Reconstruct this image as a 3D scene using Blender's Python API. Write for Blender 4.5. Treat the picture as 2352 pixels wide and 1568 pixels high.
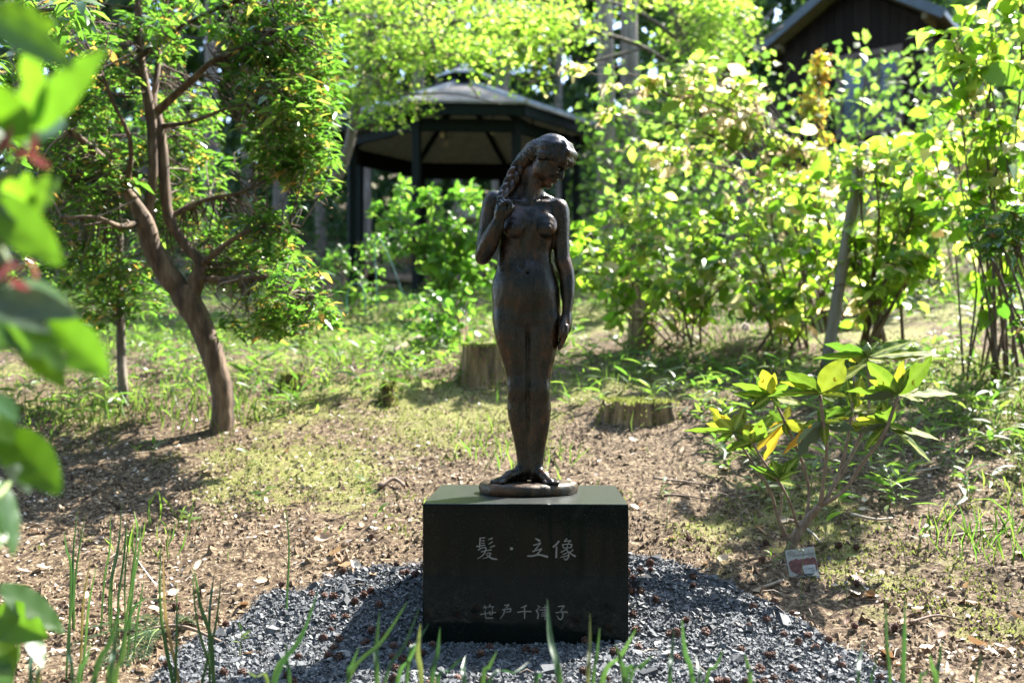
import bpy, bmesh, math, random
import numpy as np
from mathutils import Vector, Matrix

R = math.radians
SC = bpy.context.scene
COL = SC.collection
for _o in list(SC.objects):
    bpy.data.objects.remove(_o)

# ------------------------------------------------------------------ camera
CAMZ = 0.78
cam_data = bpy.data.cameras.new('camera')
cam = bpy.data.objects.new('camera', cam_data)
COL.objects.link(cam)
cam.location = (0, 0, CAMZ)
cam.rotation_euler = (R(90), 0, 0)
cam_data.sensor_width = 36
cam_data.lens = 35
cam_data.shift_y = 84 / 2352
cam_data.clip_start = 0.05
cam_data.clip_end = 500
cam_data.dof.use_dof = True
cam_data.dof.focus_distance = 3.08
cam_data.dof.aperture_fstop = 2.3
SC.camera = cam

# ------------------------------------------------------------------ sky, sun, exposure
SUN_EL, SUN_AZ = 48, 47          # azimuth measured from +Y (away from the camera) towards +X
world = bpy.data.worlds.new('World')
SC.world = world
world.use_nodes = True
wn = world.node_tree.nodes
wl = world.node_tree.links
sky = wn.new('ShaderNodeTexSky')
sky.sky_type = 'NISHITA'
sky.sun_disc = False
sky.sun_elevation = R(SUN_EL)
sky.sun_rotation = R(SUN_AZ)
bg = wn['Background']
bg.inputs['Strength'].default_value = 0.14
wl.new(sky.outputs[0], bg.inputs['Color'])
sun_data = bpy.data.lights.new('sun', 'SUN')
sun_data.energy = 4.3
sun_data.angle = R(0.53)
sun_data.color = (1.0, 0.955, 0.89)
sun = bpy.data.objects.new('sun', sun_data)
COL.objects.link(sun)
SUN = Vector((math.sin(R(SUN_AZ)) * math.cos(R(SUN_EL)), math.cos(R(SUN_AZ)) * math.cos(R(SUN_EL)), math.sin(R(SUN_EL))))
sun.rotation_euler = SUN.to_track_quat('Z', 'Y').to_euler()
sun.location = SUN * 60
SC.view_settings.view_transform = 'Standard'
SC.view_settings.look = 'None'
SC.view_settings.exposure = 2.75
SC.view_settings.gamma = 1
SC.view_settings.use_curve_mapping = False
SC.cycles.use_denoising = True
SC.cycles.max_bounces = 12
SC.cycles.transmission_bounces = 6
SC.cycles.diffuse_bounces = 7
SC.cycles.sample_clamp_indirect = 8

rng = np.random.default_rng(7)
random.seed(7)

# ------------------------------------------------------------------ place helpers
F = 2287.0


def P(px, py, Y):
    return Vector(((px - 1176) / F * Y, Y, CAMZ + (868 - py) / F * Y))


_gy = np.array([-6, 0, 1.5, 2.3, 2.9, 3.6, 4.3, 5, 6, 7, 9, 12, 15, 20, 30, 50, 90, 140.])
_gz = np.array([-.03, -.03, -.03, -.02, 0.0, .17, .33, .50, .74, .94, 1.28, 1.72, 2.1, 2.9, 4.9, 9.6, 19, 30.])


def hash2(ix, iy, seed=0):
    n = (ix.astype(np.int64) * 374761393 + iy.astype(np.int64) * 668265263 + seed * 982451653) & 0x7fffffff
    n = ((n ^ (n >> 13)) * 1274126177) & 0x7fffffff
    return ((n ^ (n >> 16)) & 0xffff) / 65535.0


def vnoise(x, y, seed=0):
    x = np.asarray(x, float); y = np.asarray(y, float)
    ix = np.floor(x); iy = np.floor(y)
    fx = x - ix; fy = y - iy
    fx = fx * fx * (3 - 2 * fx); fy = fy * fy * (3 - 2 * fy)
    a = hash2(ix, iy, seed); b = hash2(ix + 1, iy, seed); c = hash2(ix, iy + 1, seed); d = hash2(ix + 1, iy + 1, seed)
    return (a * (1 - fx) + b * fx) * (1 - fy) + (c * (1 - fx) + d * fx) * fy


def fbm(x, y, seed=0, oct=4):
    s = 0; a = .5; f = 1.0
    for i in range(oct):
        s = s + a * vnoise(np.asarray(x) * f, np.asarray(y) * f, seed + i * 17)
        a *= .5; f *= 2.03
    return s / (1 - .5 ** oct)


def gravel_mask(x, y):
    """1 inside the round gravel bed round the plinth, falling to 0 at its ragged rim"""
    x = np.asarray(x, float); y = np.asarray(y, float)
    r = np.hypot(x - 0.02, y - 2.60)
    ang = np.arctan2(y - 2.6, x - .02)
    rim = .97 + .07 * (vnoise(ang * 2.5, ang * 0 + 3, 5) - .5) + .10 * (vnoise(x * 9, y * 9, 6) - .5)
    return np.clip((rim - r) / .05 + .5, 0, 1)


def gh(x, y):
    """height of the garden ground"""
    x = np.asarray(x, float); y = np.asarray(y, float)
    z = np.interp(y, _gy, _gz)
    z = z + .02 * np.clip(x, 0, 12) * np.clip(y - 4, 0, 30)
    near = np.clip((y - 3.6) / 2, 0, 1)
    z = z + (fbm(x * .8, y * .8, 3, 3) - .5) * .16 * near
    gm = gravel_mask(x, y)
    z = z + (fbm(x * 5, y * 5, 9, 3) - .5) * .035 * (1 - gm * .7)
    z = z + .02 * np.clip(x, 0, 1) * gm
    return z


def g1(x, y):
    return float(gh(np.array([x]), np.array([y]))[0])


def groundhit(px, py):
    """ground point seen at a photo pixel"""
    lo, hi = 1.0, 60.0
    dx = (px - 1176) / F; dz = (868 - py) / F
    Y = 1.2
    while Y < 60:
        if CAMZ + dz * Y <= g1(dx * Y, Y):
            break
        Y += .05
    return Vector((dx * Y, Y, g1(dx * Y, Y)))


# ------------------------------------------------------------------ object helpers
def setp(o, label=None, cat=None, group=None, kind=None):
    if label: o['label'] = label
    if cat: o['category'] = cat
    if group: o['group'] = group
    if kind: o['kind'] = kind
    return o


def link(o, parent=None):
    COL.objects.link(o)
    if parent is not None:
        o.parent = parent
        o.matrix_parent_inverse = INV.get(parent.name, Matrix.Identity(4))
    return o


INV = {}


def thing(name, loc, label, cat, group=None):
    o = bpy.data.objects.new(name, None)
    o.empty_display_size = .05
    o.location = loc
    COL.objects.link(o)
    INV[o.name] = Matrix.Translation(-Vector(loc))
    return setp(o, label, cat, group)


def npmesh(name, V, faces, mats, smooth=True, tint=None, attrs=None, midx=None):
    """V (n,3); faces = list of int arrays (k,3) / (k,4)"""
    me = bpy.data.meshes.new(name)
    V = np.ascontiguousarray(V, dtype=np.float32)
    faces = [np.asarray(f, dtype=np.int32) for f in faces if len(f)]
    me.vertices.add(len(V))
    me.vertices.foreach_set('co', V.ravel())
    nl = sum(f.size for f in faces); nf = sum(len(f) for f in faces)
    me.loops.add(nl); me.polygons.add(nf)
    me.loops.foreach_set('vertex_index', np.concatenate([f.ravel() for f in faces]))
    starts = []; p = 0
    for f in faces:
        starts.append(p + np.arange(len(f), dtype=np.int32) * f.shape[1]); p += f.size
    me.polygons.foreach_set('loop_start', np.concatenate(starts))
    me.polygons.foreach_set('use_smooth', np.full(nf, bool(smooth)))
    if midx is not None:
        me.polygons.foreach_set('material_index', np.asarray(midx, dtype=np.int32))
    me.update(calc_edges=True)
    if tint is not None:
        a = me.attributes.new('tint', 'FLOAT', 'POINT'); a.data.foreach_set('value', np.asarray(tint, np.float32))
    for k, v in (attrs or {}).items():
        a = me.attributes.new(k, 'FLOAT', 'POINT'); a.data.foreach_set('value', np.asarray(v, np.float32))
    for m in (mats if isinstance(mats, (list, tuple)) else [mats]):
        me.materials.append(m)
    return me


def obj(name, me, parent=None, origin=None, **kw):
    o = bpy.data.objects.new(name, me)
    link(o, parent)
    return setp(o, **kw)


class MB:
    """collects tubes, boxes and polygons, then links them as one mesh object"""

    def __init__(s):
        s.V = []; s.q = []; s.t = []; s.n = 0; s.tint = []; s.mq = []; s.mt = []; s.poly = []

    def add(s, V, q=(), t=(), tint=.5, mi=0):
        V = np.asarray(V, float).reshape(-1, 3)
        s.V.append(V)
        if len(q): s.q.append(np.asarray(q, int) + s.n); s.mq += [mi] * len(q)
        if len(t): s.t.append(np.asarray(t, int) + s.n); s.mt += [mi] * len(t)
        s.n += len(V); s.tint.append(np.full(len(V), tint))

    def tube(s, pts, rad, n=8, tint=.5, mi=0, cap=True, wob=0., flat=1.0):
        pts = np.asarray([tuple(p) for p in pts], float); m = len(pts)
        rad = np.full(m, rad) if np.isscalar(rad) else np.asarray(rad, float)
        T = np.gradient(pts, axis=0); T /= np.linalg.norm(T, axis=1)[:, None] + 1e-12
        up = np.array([0, 0, 1.]) if abs(T[0][2]) < .9 else np.array([1., 0, 0])
        nrm = np.cross(T[0], up); nrm /= np.linalg.norm(nrm)
        V = []
        a = np.arange(n) / n * 2 * np.pi
        for i in range(m):
            nrm = nrm - T[i] * nrm.dot(T[i]); nrm /= np.linalg.norm(nrm) + 1e-12
            b = np.cross(T[i], nrm)
            rr = rad[i] * (1 + wob * (rng.random(n) - .5)) if wob else rad[i]
            V.append(pts[i] + (np.cos(a) * rr)[:, None] * nrm + (np.sin(a) * rr * flat)[:, None] * b)
        V = np.concatenate(V)
        i, j = np.meshgrid(np.arange(m - 1), np.arange(n), indexing='ij')
        q = np.stack([i * n + j, i * n + (j + 1) % n, (i + 1) * n + (j + 1) % n, (i + 1) * n + j], -1).reshape(-1, 4)
        t = []
        if cap:
            V = np.concatenate([V, pts[:1], pts[-1:]])
            c0, c1 = m * n, m * n + 1
            t = [(c0, (k + 1) % n, k) for k in range(n)] + [(c1, (m - 1) * n + k, (m - 1) * n + (k + 1) % n) for k in range(n)]
        s.add(V, q, t, tint, mi)

    def box(s, c, sx, sy, sz, M=None, tint=.5, mi=0):
        v = np.array([(x, y, z) for x in (-.5, .5) for y in (-.5, .5) for z in (-.5, .5)]) * (sx, sy, sz)
        if M is not None: v = v @ np.array(M.to_3x3()).T
        v = v + np.array(tuple(c))
        s.add(v, [(0, 1, 3, 2), (4, 6, 7, 5), (0, 4, 5, 1), (2, 3, 7, 6), (0, 2, 6, 4), (1, 5, 7, 3)], (), tint, mi)

    def bar(s, a, b, w, h, up=(0, 0, 1), tint=.5, mi=0):
        a = Vector(a); b = Vector(b); d = (b - a); L = d.length; d.normalize()
        sd = d.cross(Vector(up))
        if sd.length < 1e-5: sd = d.cross(Vector((1, 0, 0)))
        sd.normalize(); u = sd.cross(d)
        M = Matrix((sd, d, u)).transposed()
        s.box((a + b) / 2, w, L, h, M, tint, mi)

    def prism(s, poly, ext, tint=.5, mi=0):
        """poly: list of 3D points (planar, convex or not), extruded by vector ext; fan caps via bmesh ngon avoided: convex assumed"""
        poly = [Vector(p) for p in poly]; n = len(poly); ext = Vector(ext)
        V = [tuple(p) for p in poly] + [tuple(p + ext) for p in poly]
        q = [(i, (i + 1) % n, n + (i + 1) % n, n + i) for i in range(n)]
        t = [(0, i + 1, i) for i in range(1, n - 1)] + [(n, n + i, n + i + 1) for i in range(1, n - 1)]
        s.add(V, q, t, tint, mi)

    def mesh(s, name, mats, smooth=True):
        fq = np.concatenate(s.q) if s.q else np.zeros((0, 4), int)
        ft = np.concatenate(s.t) if s.t else np.zeros((0, 3), int)
        return npmesh(name, np.concatenate(s.V), [fq, ft], mats, smooth, np.concatenate(s.tint), midx=(s.mq + s.mt))

    def build(s, name, mats, parent=None, smooth=True, **kw):
        return obj(name, s.mesh(name, mats, smooth), parent, **kw)


def bez(pts, n=24):
    """Catmull-Rom through points (rows may carry extra columns such as radius)"""
    p = np.asarray([tuple(q) for q in pts], float)
    if len(p) < 3:
        t = np.linspace(0, 1, n)[:, None]
        return p[0] * (1 - t) + p[-1] * t
    p = np.vstack([2 * p[0] - p[1], p, 2 * p[-1] - p[-2]])
    m = len(p) - 3
    out = []
    for u in np.linspace(0, m - 1e-6, n):
        i = int(u); t = u - i
        a, b, c, d = p[i], p[i + 1], p[i + 2], p[i + 3]
        out.append(.5 * (2 * b + (c - a) * t + (2 * a - 5 * b + 4 * c - d) * t * t + (3 * b - a - 3 * c + d) * t ** 3))
    return np.array(out)


# ------------------------------------------------------------------ materials
def _new(name):
    m = bpy.data.materials.new(name); m.use_nodes = True
    nt = m.node_tree
    return m, nt, nt.nodes, nt.links, nt.nodes['Principled BSDF']


def ramp(nt, stops, interp='LINEAR'):
    r = nt.nodes.new('ShaderNodeValToRGB')
    r.color_ramp.interpolation = interp
    e = r.color_ramp.elements
    while len(e) < len(stops): e.new(0.5)
    for i, (p, c) in enumerate(stops):
        e[i].position = p; e[i].color = (*c, 1) if len(c) == 3 else c
    return r


def noise(nt, scale, detail=5, rough=.6, coord='Object', stretch=None):
    tc = nt.nodes.new('ShaderNodeTexCoord')
    n = nt.nodes.new('ShaderNodeTexNoise')
    n.inputs['Scale'].default_value = scale
    n.inputs['Detail'].default_value = detail
    n.inputs['Roughness'].default_value = rough
    if stretch:
        mp = nt.nodes.new('ShaderNodeMapping'); mp.inputs['Scale'].default_value = stretch
        nt.links.new(tc.outputs[coord], mp.inputs[0]); nt.links.new(mp.outputs[0], n.inputs['Vector'])
    else:
        nt.links.new(tc.outputs[coord], n.inputs['Vector'])
    return n


def bump(nt, bsdf, height_out, strength, dist=.01):
    b = nt.nodes.new('ShaderNodeBump')
    b.inputs['Strength'].default_value = strength
    b.inputs['Distance'].default_value = dist
    nt.links.new(height_out, b.inputs['Height'])
    nt.links.new(b.outputs[0], bsdf.inputs['Normal'])
    return b


def simple(name, stops, scale=8, rough=.8, bmp=.3, bdist=.01, stretch=None, metal=0, detail=6, spec=.5):
    m, nt, N, L, B = _new(name)
    n = noise(nt, scale, detail, stretch=stretch)
    r = ramp(nt, stops)
    L.new(n.outputs[0], r.inputs[0]); L.new(r.outputs[0], B.inputs['Base Color'])
    B.inputs['Roughness'].default_value = rough
    B.inputs['Metallic'].default_value = metal
    B.inputs['Specular IOR Level'].default_value = spec
    if bmp: bump(nt, B, n.outputs[0], bmp, bdist)
    return m


def leafmat(name, stops, tstops, trans=.45, rough=.38, spec=.5, vein=False, backc=None):
    """two sided leaf: glossy top plus light let through; colour differs leaf by leaf (tint attribute + object random)"""
    m, nt, N, L, B = _new(name)
    at = N.new('ShaderNodeAttribute'); at.attribute_name = 'tint'
    oi = N.new('ShaderNodeObjectInfo')
    ad = N.new('ShaderNodeMath'); ad.operation = 'ADD'
    L.new(at.outputs['Fac'], ad.inputs[0]); L.new(oi.outputs['Random'], ad.inputs[1])
    fr = N.new('ShaderNodeMath'); fr.operation = 'FRACT'; L.new(ad.outputs[0], fr.inputs[0])
    r1 = ramp(nt, stops); r2 = ramp(nt, tstops)
    L.new(fr.outputs[0], r1.inputs[0]); L.new(fr.outputs[0], r2.inputs[0])
    col1, col2 = r1.outputs[0], r2.outputs[0]
    if vein:
        uv = N.new('ShaderNodeAttribute'); uv.attribute_name = 'lv'     # 0 on the midrib and side veins
        mx = N.new('ShaderNodeMix'); mx.data_type = 'RGBA'
        L.new(uv.outputs['Fac'], mx.inputs[0])
        mx.inputs[6].default_value = (.38, .42, .10, 1)
        L.new(col1, mx.inputs[7]); col1 = mx.outputs[2]
        nz = noise(nt, 22, 3)
        rr = ramp(nt, [(0, (1, 1, 1)), (.66, (1, 1, 1)), (.72, (.35, .16, .05)), (1, (.3, .12, .04))])
        L.new(nz.outputs[0], rr.inputs[0])
        for k in (0, 1):
            mm = N.new('ShaderNodeMix'); mm.data_type = 'RGBA'; mm.blend_type = 'MULTIPLY'; mm.inputs[0].default_value = 1
            L.new(col1 if k == 0 else col2, mm.inputs[6]); L.new(rr.outputs[0], mm.inputs[7])
            if k == 0: col1 = mm.outputs[2]
            else: col2 = mm.outputs[2]
    L.new(col1, B.inputs['Base Color'])
    B.inputs['Roughness'].default_value = rough
    B.inputs['Specular IOR Level'].default_value = spec
    tr = N.new('ShaderNodeBsdfTranslucent'); L.new(col2, tr.inputs[0])
    mix = N.new('ShaderNodeMixShader'); mix.inputs[0].default_value = trans
    L.new(B.outputs[0], mix.inputs[1]); L.new(tr.outputs[0], mix.inputs[2])
    L.new(mix.outputs[0], N['Material Output'].inputs['Surface'])
    return m


# ------------------------------------------------------------------ leaves
def leaf_template(kind='mid'):
    """verts as (along 0..1, side -.5...5, up), faces tris + quads"""
    if kind == 'cheap':
        V = [(0, 0, 0), (.45, -.5, .06), (.45, .5, .06), (1, 0, -.08), (.45, 0, 0)]
        return np.array(V), np.zeros((0, 4), int), np.array([(0, 4, 1), (0, 2, 4), (4, 3, 1), (4, 2, 3)])
    if kind == 'oval':
        V = [(0, 0, 0), (.22, -.36, .05), (.22, 0, .02), (.22, .36, .05), (.55, -.5, .05), (.55, 0, 0), (.55, .5, .05), (.85, -.26, -.03), (.85, 0, -.07), (.85, .26, -.03), (1, 0, -.14)]
    elif kind == 'lance':
        V = [(0, 0, 0), (.25, -.42, .03), (.25, 0, .02), (.25, .42, .03), (.5, -.5, .0), (.5, 0, -.02), (.5, .5, .0), (.8, -.28, -.10), (.8, 0, -.12), (.8, .28, -.10), (1, 0, -.2)]
    elif kind == 'curled':
        V = [(0, 0, 0), (.25, -.40, .14), (.25, 0, .03), (.25, .34, .10), (.5, -.5, .16), (.52, .03, .02), (.55, .44, .12), (.8, -.30, .02), (.82, .05, -.10), (.8, .30, .04), (1, .12, -.26)]
    T = np.array([(0, 2, 1), (0, 3, 2), (7, 8, 10), (8, 9, 10)])
    Q = np.array([(1, 2, 5, 4), (2, 3, 6, 5), (4, 5, 8, 7), (5, 6, 9, 8)])
    return np.array(V), Q, T


TEMPL = {k: leaf_template(k) for k in ('cheap', 'oval', 'lance', 'curled')}


def leaf_cloud(base, d, n, L, W, kind='cheap', tint=None):
    """numpy arrays of a leaf set: V, quads, tris, tint"""
    tv, tq, tt = TEMPL[kind]
    N = len(base)
    d = d / (np.linalg.norm(d, axis=1)[:, None] + 1e-9)
    n = n - d * np.sum(n * d, 1)[:, None]
    n = n / (np.linalg.norm(n, axis=1)[:, None] + 1e-9)
    sd = np.cross(d, n)
    L = np.broadcast_to(L, N); W = np.broadcast_to(W, N)
    V = base[:, None, :] + d[:, None, :] * (tv[None, :, 0] * L[:, None])[..., None] + sd[:, None, :] * (tv[None, :, 1] * W[:, None])[..., None] + n[:, None, :] * (tv[None, :, 2] * L[:, None])[..., None]
    k = len(tv); off = (np.arange(N) * k)
    q = (tq[None] + off[:, None, None]).reshape(-1, 4) if len(tq) else np.zeros((0, 4), int)
    t = (tt[None] + off[:, None, None]).reshape(-1, 3)
    if tint is None: tint = rng.random(N)
    return V.reshape(-1, 3), q, t, np.repeat(tint, k)


def leaf_stuff(name, base, d, n, L, W, mat, parent=None, kind='cheap', tint=None, **kw):
    V, q, t, ti = leaf_cloud(np.asarray(base), np.asarray(d), np.asarray(n), L, W, kind, tint)
    return obj(name, npmesh(name, V, [q, t], mat, True, ti), parent, **kw)


_leaf_mesh = {}


def leaf_mesh(kind, mat):
    k = (kind, mat.name)
    if k not in _leaf_mesh:
        tv, tq, tt = TEMPL[kind]
        _leaf_mesh[k] = npmesh('leaf', tv, [tq, tt], mat, True)
    return _leaf_mesh[k]


def leaf_matrix(base, d, n, L, W, thick=None):
    d = Vector(d).normalized(); n = Vector(n); n = n - d * n.dot(d)
    if n.length < 1e-4: n = d.orthogonal()
    n.normalize(); s = d.cross(n)
    t = L if thick is None else thick
    return Matrix(((d.x * L, s.x * W, n.x * t, base[0]), (d.y * L, s.y * W, n.y * t, base[1]), (d.z * L, s.z * W, n.z * t, base[2]), (0, 0, 0, 1)))


def leaf_objects(base, d, n, L, W, mat, parent, kind='oval', name='leaf', idx=None, me=None):
    """each leaf an object of its own under parent, all sharing one mesh"""
    me = me or leaf_mesh(kind, mat)
    inv = INV.get(parent.name, Matrix.Identity(4))
    for i in (range(len(base)) if idx is None else idx):
        o = bpy.data.objects.new(name, me)
        COL.objects.link(o)
        o.parent = parent
        o.matrix_parent_inverse = inv
        o.matrix_basis = leaf_matrix(base[i], d[i], n[i], float(L[i]), float(W[i]))


def split_leaves(base, d, n, L, W, mat, parent, kind='oval', limit=300, cheap='cheap', name='leaf'):
    """the leaves that show largest as single objects, the rest joined into one part"""
    base = np.asarray(base); d = np.asarray(d); n = np.asarray(n); L = np.asarray(L); W = np.asarray(W)
    x = base[:, 0] / base[:, 1] * F + 1176; y = 868 - (base[:, 2] - CAMZ) / base[:, 1] * F
    size = L * W / base[:, 1] ** 2
    size = size * ((x > -20) & (x < 2372) & (y > -20) & (y < 1590))
    order = np.argsort(-size / (base[:, 1]) ** 4)
    a, b = order[:limit], order[limit:]
    if kind == 'oval':
        leaf_objects(base, d, n, L, W, mat, parent, 'oval', name, a[::2]); leaf_objects(base, d, n, L, W, mat, parent, 'curled', name, a[1::2])
    else:
        leaf_objects(base, d, n, L, W, mat, parent, kind, name, a)
    if len(b):
        o = leaf_stuff('leaves', base[b], d[b], n[b], L[b], W[b], mat, parent, cheap)
        o['kind'] = 'stuff'


def unit(v):
    v = np.asarray(v, float)
    return v / (np.linalg.norm(v, axis=-1, keepdims=True) + 1e-9)


def rdir(n, up=0.0, r=None):
    v = (r or rng).normal(size=(n, 3)); v = unit(v); v[:, 2] += up
    return unit(v)
# ------------------------------------------------------------------ materials used below
def bronze(name, base, rust, rough):
    m, nt, N, L, B = _new(name)
    n1 = noise(nt, 9, 5, .65); n2 = noise(nt, 120, 4, .7); n3 = noise(nt, 38, 5, .7, stretch=(1, 1, .35))
    r1 = ramp(nt, [(.34, base), (.52, tuple(c * 1.5 for c in base)), (.66, rust)])
    L.new(n1.outputs[0], r1.inputs[0])
    r3 = ramp(nt, [(.38, (.40, .55, .46)), (.52, (1, 1, 1)), (.66, (2.1, 1.6, 1.05))])
    L.new(n3.outputs[0], r3.inputs[0])
    mm = N.new('ShaderNodeMix'); mm.data_type = 'RGBA'; mm.blend_type = 'MULTIPLY'; mm.inputs[0].default_value = 1
    L.new(r1.outputs[0], mm.inputs[6]); L.new(r3.outputs[0], mm.inputs[7])
    L.new(mm.outputs[2], B.inputs['Base Color'])
    B.inputs['Metallic'].default_value = .50
    B.inputs['Specular IOR Level'].default_value = .6
    rr = ramp(nt, [(.35, (rough - .08,) * 3), (.7, (rough + .12,) * 3)])
    L.new(n3.outputs[0], rr.inputs[0]); L.new(rr.outputs[0], B.inputs['Roughness'])
    ad = N.new('ShaderNodeMath'); ad.operation = 'ADD'
    L.new(n2.outputs[0], ad.inputs[0]); L.new(n3.outputs[0], ad.inputs[1])
    bump(nt, B, ad.outputs[0], .5, .003)
    return m


M_BRONZE = bronze('bronze', (.0125, .0088, .0055), (.050, .021, .008), .26)
M_BRONZE_BASE = bronze('bronze_base', (.032, .023, .015), (.08, .038, .017), .42)


def granite():
    m, nt, N, L, B = _new('polished_black_granite')
    n = noise(nt, 420, 2, .5)
    r = ramp(nt, [(.0, (.003, .005, .0045)), (.60, (.0045, .0075, .0065)), (.72, (.03, .036, .034)), (.8, (.10, .105, .09))])
    L.new(n.outputs[0], r.inputs[0]); L.new(r.outputs[0], B.inputs['Base Color'])
    n2 = noise(nt, 6, 5, .6, stretch=(1, 1, .4))
    rr = ramp(nt, [(.35, (.05,) * 3), (.75, (.16,) * 3)])
    L.new(n2.outputs[0], rr.inputs[0]); L.new(rr.outputs[0], B.inputs['Roughness'])
    B.inputs['Specular IOR Level'].default_value = .13
    return m


M_GRANITE = granite()
M_DUST = simple('dusty_granite_top', [(.3, (.010, .013, .011)), (.7, (.026, .029, .026))], 60, .34, .08, .001)
M_ENGRAVE = simple('engraved_stone', [(.3, (.13, .125, .115)), (.7, (.23, .22, .20))], 300, .9, .3, .002)


def ground_mat():
    m, nt, N, L, B = _new('garden_soil')
    def attr(n):
        a = N.new('ShaderNodeAttribute'); a.attribute_name = n; return a.outputs['Fac']
    def mixc(fac, a, b):
        x = N.new('ShaderNodeMix'); x.data_type = 'RGBA'
        L.new(fac, x.inputs[0]); L.new(a, x.inputs[6]); L.new(b, x.inputs[7]); return x.outputs[2]
    n1 = noise(nt, 55, 6, .7); n2 = noise(nt, 7, 5, .6); n3 = noise(nt, 170, 4, .7)
    soil = ramp(nt, [(.36, (.022, .012, .007)), (.47, (.075, .050, .029)), (.56, (.150, .108, .064)), (.64, (.31, .245, .155))]); L.new(n1.outputs[0], soil.inputs[0])
    moss = ramp(nt, [(.3, (.07, .08, .022)), (.5, (.15, .15, .045)), (.7, (.29, .255, .11))]); L.new(n3.outputs[0], moss.inputs[0])
    grv = ramp(nt, [(.3, (.05, .055, .06)), (.6, (.14, .15, .16)), (.8, (.26, .27, .28))]); L.new(n3.outputs[0], grv.inputs[0])
    ad = N.new('ShaderNodeMath'); ad.operation = 'MULTIPLY_ADD'; L.new(n2.outputs[0], ad.inputs[0]); ad.inputs[1].default_value = .9; L.new(attr('moss'), ad.inputs[2])
    ad2 = N.new('ShaderNodeMath'); ad2.operation = 'MULTIPLY_ADD'; L.new(n1.outputs[0], ad2.inputs[0]); ad2.inputs[1].default_value = .5; L.new(ad.outputs[0], ad2.inputs[2])
    mf = N.new('ShaderNodeMapRange'); mf.inputs['From Min'].default_value = 1.08; mf.inputs['From Max'].default_value = 1.26; L.new(ad2.outputs[0], mf.inputs[0])
    c = mixc(mf.outputs[0], soil.outputs[0], moss.outputs[0])
    c = mixc(attr('gravel'), c, grv.outputs[0])
    L.new(c, B.inputs['Base Color'])
    B.inputs['Roughness'].default_value = .95
    B.inputs['Specular IOR Level'].default_value = .2
    ad3 = N.new('ShaderNodeMath'); ad3.operation = 'ADD'; L.new(n1.outputs[0], ad3.inputs[0]); L.new(n3.outputs[0], ad3.inputs[1])
    bump(nt, B, ad3.outputs[0], .8, .012)
    return m


def tintmat(name, stops, rough=.85, scale=60, bmp=.3, spec=.4):
    """opaque material whose colour differs piece by piece"""
    m, nt, N, L, B = _new(name)
    at = N.new('ShaderNodeAttribute'); at.attribute_name = 'tint'
    oi = N.new('ShaderNodeObjectInfo')
    ad = N.new('ShaderNodeMath'); ad.operation = 'ADD'
    L.new(at.outputs['Fac'], ad.inputs[0]); L.new(oi.outputs['Random'], ad.inputs[1])
    fr = N.new('ShaderNodeMath'); fr.operation = 'FRACT'; L.new(ad.outputs[0], fr.inputs[0])
    r1 = ramp(nt, stops); L.new(fr.outputs[0], r1.inputs[0])
    n = noise(nt, scale, 4)
    rr = ramp(nt, [(.3, (.7, .7, .7)), (.7, (1.15, 1.15, 1.15))]); L.new(n.outputs[0], rr.inputs[0])
    mm = N.new('ShaderNodeMix'); mm.data_type = 'RGBA'; mm.blend_type = 'MULTIPLY'; mm.inputs[0].default_value = 1
    L.new(r1.outputs[0], mm.inputs[6]); L.new(rr.outputs[0], mm.inputs[7]); L.new(mm.outputs[2], B.inputs['Base Color'])
    B.inputs['Roughness'].default_value = rough; B.inputs['Specular IOR Level'].default_value = spec
    if bmp: bump(nt, B, n.outputs[0], bmp, .004)
    return m


M_GROUND = ground_mat()
M_STONE = tintmat('blue_grey_gravel', [(0, (.034, .037, .040)), (.5, (.070, .075, .080)), (.85, (.12, .126, .130)), (1, (.2, .2, .19))], .75, 90)
M_CONE = tintmat('cone_brown', [(0, (.06, .03, .02)), (1, (.15, .075, .05))], .8, 120)
M_CRUMB = tintmat('soil_crumbs', [(0, (.045, .024, .014)), (.45, (.125, .08, .045)), (.75, (.22, .155, .095)), (1, (.36, .28, .18))], .95, 90)
M_DRYLEAF = leafmat('dry_leaf', [(0, (.20, .11, .06)), (.4, (.38, .25, .15)), (.7, (.52, .40, .27)), (1, (.62, .54, .42))], [(0, (.3, .16, .07)), (1, (.5, .38, .22))], .2, .55)
M_TWIG = tintmat('dead_twig', [(0, (.12, .08, .06)), (.6, (.26, .20, .15)), (1, (.42, .36, .29))], .9, 50)
M_PETAL = leafmat('pale_fallen_petals', [(0, (.34, .26, .20)), (1, (.58, .52, .46))], [(0, (.6, .5, .4)), (1, (.7, .65, .6))], .25, .5)
M_BARK_TREE = simple('brown_smooth_bark', [(.34, (.030, .017, .009)), (.5, (.085, .052, .028)), (.66, (.17, .115, .068))], 26, .85, .6, .012, stretch=(1, 1, .22))
M_BARK_GREY = simple('grey_bark', [(.3, (.06, .046, .034)), (.55, (.125, .10, .078)), (.72, (.22, .185, .15))], 18, .9, .6, .02, stretch=(1, 1, .15))
M_BARK_DARK = simple('dark_stem_bark', [(.3, (.05, .032, .024)), (.6, (.12, .085, .06)), (.75, (.2, .15, .11))], 40, .85, .4, .006, stretch=(1, 1, .3))
M_BARK_RHODO = simple('rhododendron_bark', [(.3, (.10, .065, .042)), (.55, (.19, .135, .095)), (.72, (.30, .23, .17))], 70, .85, .6, .006, stretch=(1, 1, .4))
M_GREENSTEM = simple('green_stem', [(.3, (.07, .11, .02)), (.7, (.15, .2, .045))], 50, .6, .2, .003)
M_STUMP = simple('weathered_stump_wood', [(.34, (.04, .025, .012)), (.5, (.16, .105, .052)), (.66, (.32, .23, .125))], 22, .9, .8, .02, stretch=(1, 1, .12))
M_STUMPTOP = simple('cut_stump_top', [(.3, (.14, .11, .07)), (.55, (.27, .22, .14)), (.7, (.36, .32, .20))], 40, .9, .5, .01)
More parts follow.
